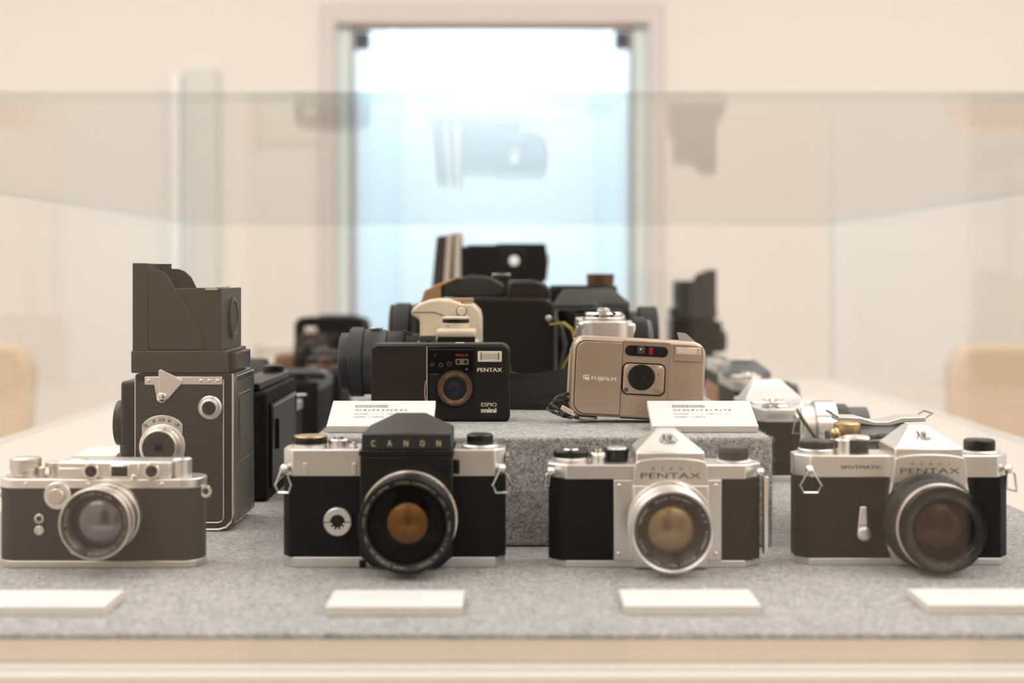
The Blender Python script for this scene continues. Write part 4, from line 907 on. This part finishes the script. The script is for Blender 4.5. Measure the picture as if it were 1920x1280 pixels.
M().box(14, 32, 44, 78, 88.6, 92.2).build('accessory_shoe', TAN, pz, .6)
M().lathe(22.4, 34, 81.4, [(4.6, 1), (4.6, -.6), (4, -1)], seg=28).build('button_recess', ENGR, pz)
M().lathe(22.4, 34, 81.4, [(3.9, .2), (3.9, -2), (3, -3)], seg=28).build('release_button', CHAMP, pz)
text('POWER', 14, 20, 76.4, 77.8, front(33.3), 'lettering', ENGR, pz)
M().box(2.5, 35.8, -3, 30, 60.6, 67.4).build('shoulder', CHAMP, r, 2.6, 3)
knob(r, 'mode_dial', 18.5, 13, 67.4, [('', CHAMP, [(11.6, 0), (11.6, 4.4, .12), (11.2, 4.8)]), ('dial_slot', BLACKM, [(11.4, 4.8), (11.4, 8.2)]), ('dial_cap', CHAMP, [(11.8, 8.2), (11.8, 9.6), (10.6, 10.2)])])
text('M1234', 8.6, 13.4, 68.4, 71, front(1.6), 'lettering', ENGR, r)
M().box(3.4, 35, -1.6, 20, 56, 60.6).build('battery_door', BLACKP, r, .8)
M().box(-11.6, 2.4, -3.4, 4, 50, 62).build('remote_window', GREYM, r, .8)
M().lathe(-3.4, -3.4, 56.6, [(1.9, .2), (1.9, -.3)], seg=16).build('remote_eye', BLACKM, r)
zl = M().lathe(-13, 66, 36, [(25, 0), (25, -14), (24, -15)], 'X', 48).build('zoom_lens', BLACKP, r)
M().lathe(-13, 66, 36, [(26, -15), (26.5, -16, .5), (26.5, -30, .5), (26, -31)], 'X', 72).build('zoom_ring', RUBBER, zl)
M().lathe(-13, 66, 36, [(27.6, -31), (28.4, -32), (28.8, -50), (28, -51)], 'X', 48).build('outer_barrel', mat('blue_grey_barrel', (.028, .036, .042), .4), zl)
M().lathe(-13, 66, 36, [(29.4, -51), (30.6, -52), (30.6, -62), (29, -63.4)], 'X', 48).build('front_barrel', mat('charcoal_barrel', (.03, .03, .032), .45), zl)
M().lathe(-13, 66, 36, [(25.6, -63), (25.6, -71), (23, -72), (22, -69)], 'X', 48).build('lens_hood_mount', MATS['blue_grey_barrel'], zl)
M().box(-58, -49, 58, 74, 64, 66.4).build('scale_window', POLISH, zl, .4)
M().tube([(-22, 60, 61), (-30, 62, 63), (-30, 68, 63), (-22, 70, 61)], 1).build('mount_catch', BLACKM, zl)

# silver SLR facing right behind the champagne compact
r = thing('reflex_camera', 'small silver camera with wind lever behind the champagne compact', 'camera', 97, 1275, 76.2, 90)
M().prism(rrect(-66, 66, -2, 38, 10, 6), 0, 5).build('base_plate', CHROME, r, .5)
M().prism(rrect(-65, 65, -1, 37, 10, 6), 5, 40).build('body', LEATHER, r, .5)
M().prism(rrect(-66, 66, -2, 38, 10, 6), 40, 73).build('top_plate', CHROME, r, 1)
M().box(-24, 24, -12, 0, 6, 70).build('mirror_housing', CHROME, r, 2)
M().prism(rrect(-67.5, -64, 4, 12, 1), 46, 59).build('finder_window', BLACKS, r, .5)
knob(r, 'wind_lever', -46, 18, 73, [('', CHROME, [(17.5, 0), (17.8, 2.6), (17, 3.4)]), ('lever_cap', POLISH, [(16.6, 4), (17, 6, .1), (15.6, 7.6)]), ('button', POLISH, [(6, 7.6), (5.5, 10.5), (3, 11.6)])])
M().loft([[(-62, 8, 78), (-56, 30, 78), (-56, 30, 81), (-62, 8, 81)], [(-40, 42, 78), (-34, 40, 78), (-34, 40, 81), (-40, 42, 81)]]).build('lever_arm', BLACKM, r, .8)
lug(r, -60, 39, 70, 1, True, 12)
L = M().lathe(0, -6, 46, [(26, 0), (26, -10)], seg=48).build('lens', CHROME, r)
M().lathe(0, -6, 46, [(27, -4), (29, -5, .4), (29, -15, .4), (28, -16)], seg=64).build('focus_ring', BLACKM, L)
M().lathe(0, -6, 46, [(26, -16), (27, -17), (26, -21), (22, -22), (20, -18)], seg=48).build('front_ring', GREYM, L)

# big black SLR with slanted prism, facing left, behind the cream camera (tan name plate)
r = thing('medium_format_camera', 'bulky black camera with slanted prism and tan plate in the middle group', 'camera', -12, 1400, 76.2, 0)
M().prism([(-84, 0), (50, 0), (54, 6), (54, 84), (44, 90), (-30, 91), (-84, 84)], 0, 120, 'Y').build('body', BLACKP, r, 3, 3)
M().prism([(6, 88), (50, 88), (51, 95), (46, 104), (34, 107), (8, 107)], 8, 96, 'Y').build('film_magazine', BROWNBL, r, 3)
pz = M().prism([(-58, 90), (-58, 102), (-44, 109), (-30, 112.5), (-10, 110.5), (2, 104), (6, 96), (6, 90)], 30, 92, 'Y').build('prism_housing', mat('charcoal_enamel', (.028, .028, .026), .45), r, 2.5, 3)
M().prism([(-80, 84), (-76, 97), (-66, 102), (-44, 110.5), (-40, 110), (-59, 101), (-59, 88)], 28, 90, 'Y').build('name_plate', TAN, pz, 1.5)
M().box(-8, 10, 50, 80, 110.5, 114).build('accessory_shoe', POLISH, pz, .6)
L = M().lathe(-82, 60, 46, [(36, 2), (36, -8), (37, -9)], 'X', 56).build('lens', BLACKM, r)
M().lathe(-82, 60, 46, [(36, -9), (37.6, -10, .5), (37.6, -24, .5), (37, -25), (35, -28), (33, -22), (31, -18)], 'X', 64).build('focus_ring', RUBBER, L)
M().lathe(-82, 60, 46, [(36.4, -28), (36.6, -30), (34.4, -30.4), (34, -27)], 'X', 56, False).build('rim', BRONZE, L)
M().lathe(-82, 60, 46, [(31, -20), (18, -25), (.1, -27)], 'X', 48).build('lens_glass', DGLASS, L)
M().lathe(48, 4, 70, [(3, 0), (3, -5), (2, -6)], 'Y', 20).build('strap_lug', AGED, r)
M().ribbon([(52, -6, 70), (60, -8, 62), (64, -10, 44), (60, -14, 24), (66, -20, 10), (84, -26, 5), (96, -22, 4)], (2, 10, 2), 3).build('strap', STRAPB, r)
# heap of black strap lying on the felt
r = thing('camera_strap', 'wide black strap coiled on the felt between the two compact cameras', 'strap', 28, 1215, 76.4, 0)
for (ox, oz, w_, ph) in ((0, 2, 50, 0), (6, 7, 44, 1), (-4, 13, 40, 2), (2, 19, 34, 3)):
    P = [(ox + w_ * math.cos(a), 26 * math.sin(a), oz + 3 * math.sin(2 * a + ph) + 3.4) for a in [math.radians(-200 + 20 * k) for k in range(13)]]
    M().ribbon(P, (0, 1.5, 20), 2.4).build('strap_coil', STRAPB, r)
# thin grey strap hanging in front of the yellow one
r = thing('neck_strap', 'narrow dark grey strap hanging down left of the champagne compact', 'strap', 56, 1190, 76.4, 0)
M().ribbon([(4, 30, 48), (-3, 22, 42), (-8, 14, 32), (-9, 6, 22), (-5, 2, 12), (2, -2, 5), (12, -8, 1.6)], (3, 7, 0), 2.0).build('strap_band', mat('grey_strap', (.03, .03, .032), .6), r)
r = thing('neck_strap', 'yellow strap loop between the big black camera and the silver camera', 'strap', 54, 1300, 76.4, 0)
M().ribbon([(-18, 40, 66), (-6, 30, 68), (2, 22, 62), (5, 18, 52), (2, 14, 42), (-4, 12, 32), (-12, 10, 14), (-16, 8, 1.6)], (2, 8, 0), 1.8).build('strap_band', YELLOW, r)

# black SLR with dark pointed prism, facing right, behind the silver one
r = slr('reflex_camera', 'large black camera with charcoal prism behind the small silver camera', 118, 1560, 76.2, 90, LEATHER, BLACKM, MATS['charcoal_enamel'], W=150, dep=70, hb=60, ht=76, hp=98, pw=60, lz=41, lensp=[('lens', BLACKM, 20, 20, 32), ('focus_ring', RUBBER, 20, 40, 37)])
M().box(32, 72, 0, 76, 76, 101).build('metering_head', BLACKP, r, 4, 3)
M().lathe(50, 18, 101, [(15, 0), (15, 12, .8), (14, 13)], 'Z', 40).build('finder_collar', BRONZE, r)

# topmost camera with chrome-banded back and a finder port whitened for the light behind it
r = thing('medium_format_camera', 'topmost black box camera with chrome banded film back and round port whitened as if backlit', 'camera', -32, 1955, 152.2, 0)
M().box(-38, 42, 0, 86, 6, 76).build('body', BLACKM, r, 1.5)
M().box(-36, 40, 2, 84, 0, 6).build('base_foot', AGED, r, 1)
mg = M().loft([[(-80, 4, 6), (-38, 4, 6), (-38, 84, 6), (-80, 84, 6)], [(-72, 4, 90), (-38, 4, 94), (-38, 84, 94), (-72, 84, 90)]]).build('film_magazine', mat('brown_black_panel', (.05, .035, .028), .4), r, 2)
M().loft([[(-63, 2.5, 6), (-56, 2.5, 6), (-56, 86, 6), (-63, 86, 6)], [(-57, 2.5, 94), (-50, 2.5, 94), (-50, 86, 94), (-57, 86, 94)]]).build('magazine_band', mat('satin_band', (.70, .60, .52), .4, .25), mg, .6)
M().loft([[(-49, 1.5, 6), (-38.5, 1.5, 6), (-38.5, 87, 6), (-49, 87, 6)], [(-46, 1.5, 96), (-38.5, 1.5, 96), (-38.5, 87, 96), (-46, 87, 96)]]).build('magazine_band', MATS['satin_band'], mg, .6)
pf_ = M().prism([(38, 28), (44, 18), (66, 18), (80, 30), (82, 50), (79, 78), (76, 80), (10, 80), (8, 76), (38, 76)], 6, 80, 'Y').build('eye_finder', BLACKM, r, 1.5)
M().lathe(35, 5, 56, [(20, 0), (19.4, -5), (16, -6), (8, -5)], seg=40).build('finder_eyecup', BLACKP, pf_)
M().lathe(35, 5, 56, [(7, -4.6), (7, -6), (5.8, -6.6)], seg=28).build('finder_glass', mat('port_backlight_white', (.97, .97, .96), .6), pf_)  # opaque white stands in for the bright background behind the port
M().box(80, 84, 20, 60, 52, 66).build('side_catch', CHAMP, pf_, 1)
M().tube([(-30, 2, 77), (20, 2, 77)], 1.2).build('top_rail', BLACKM, r)
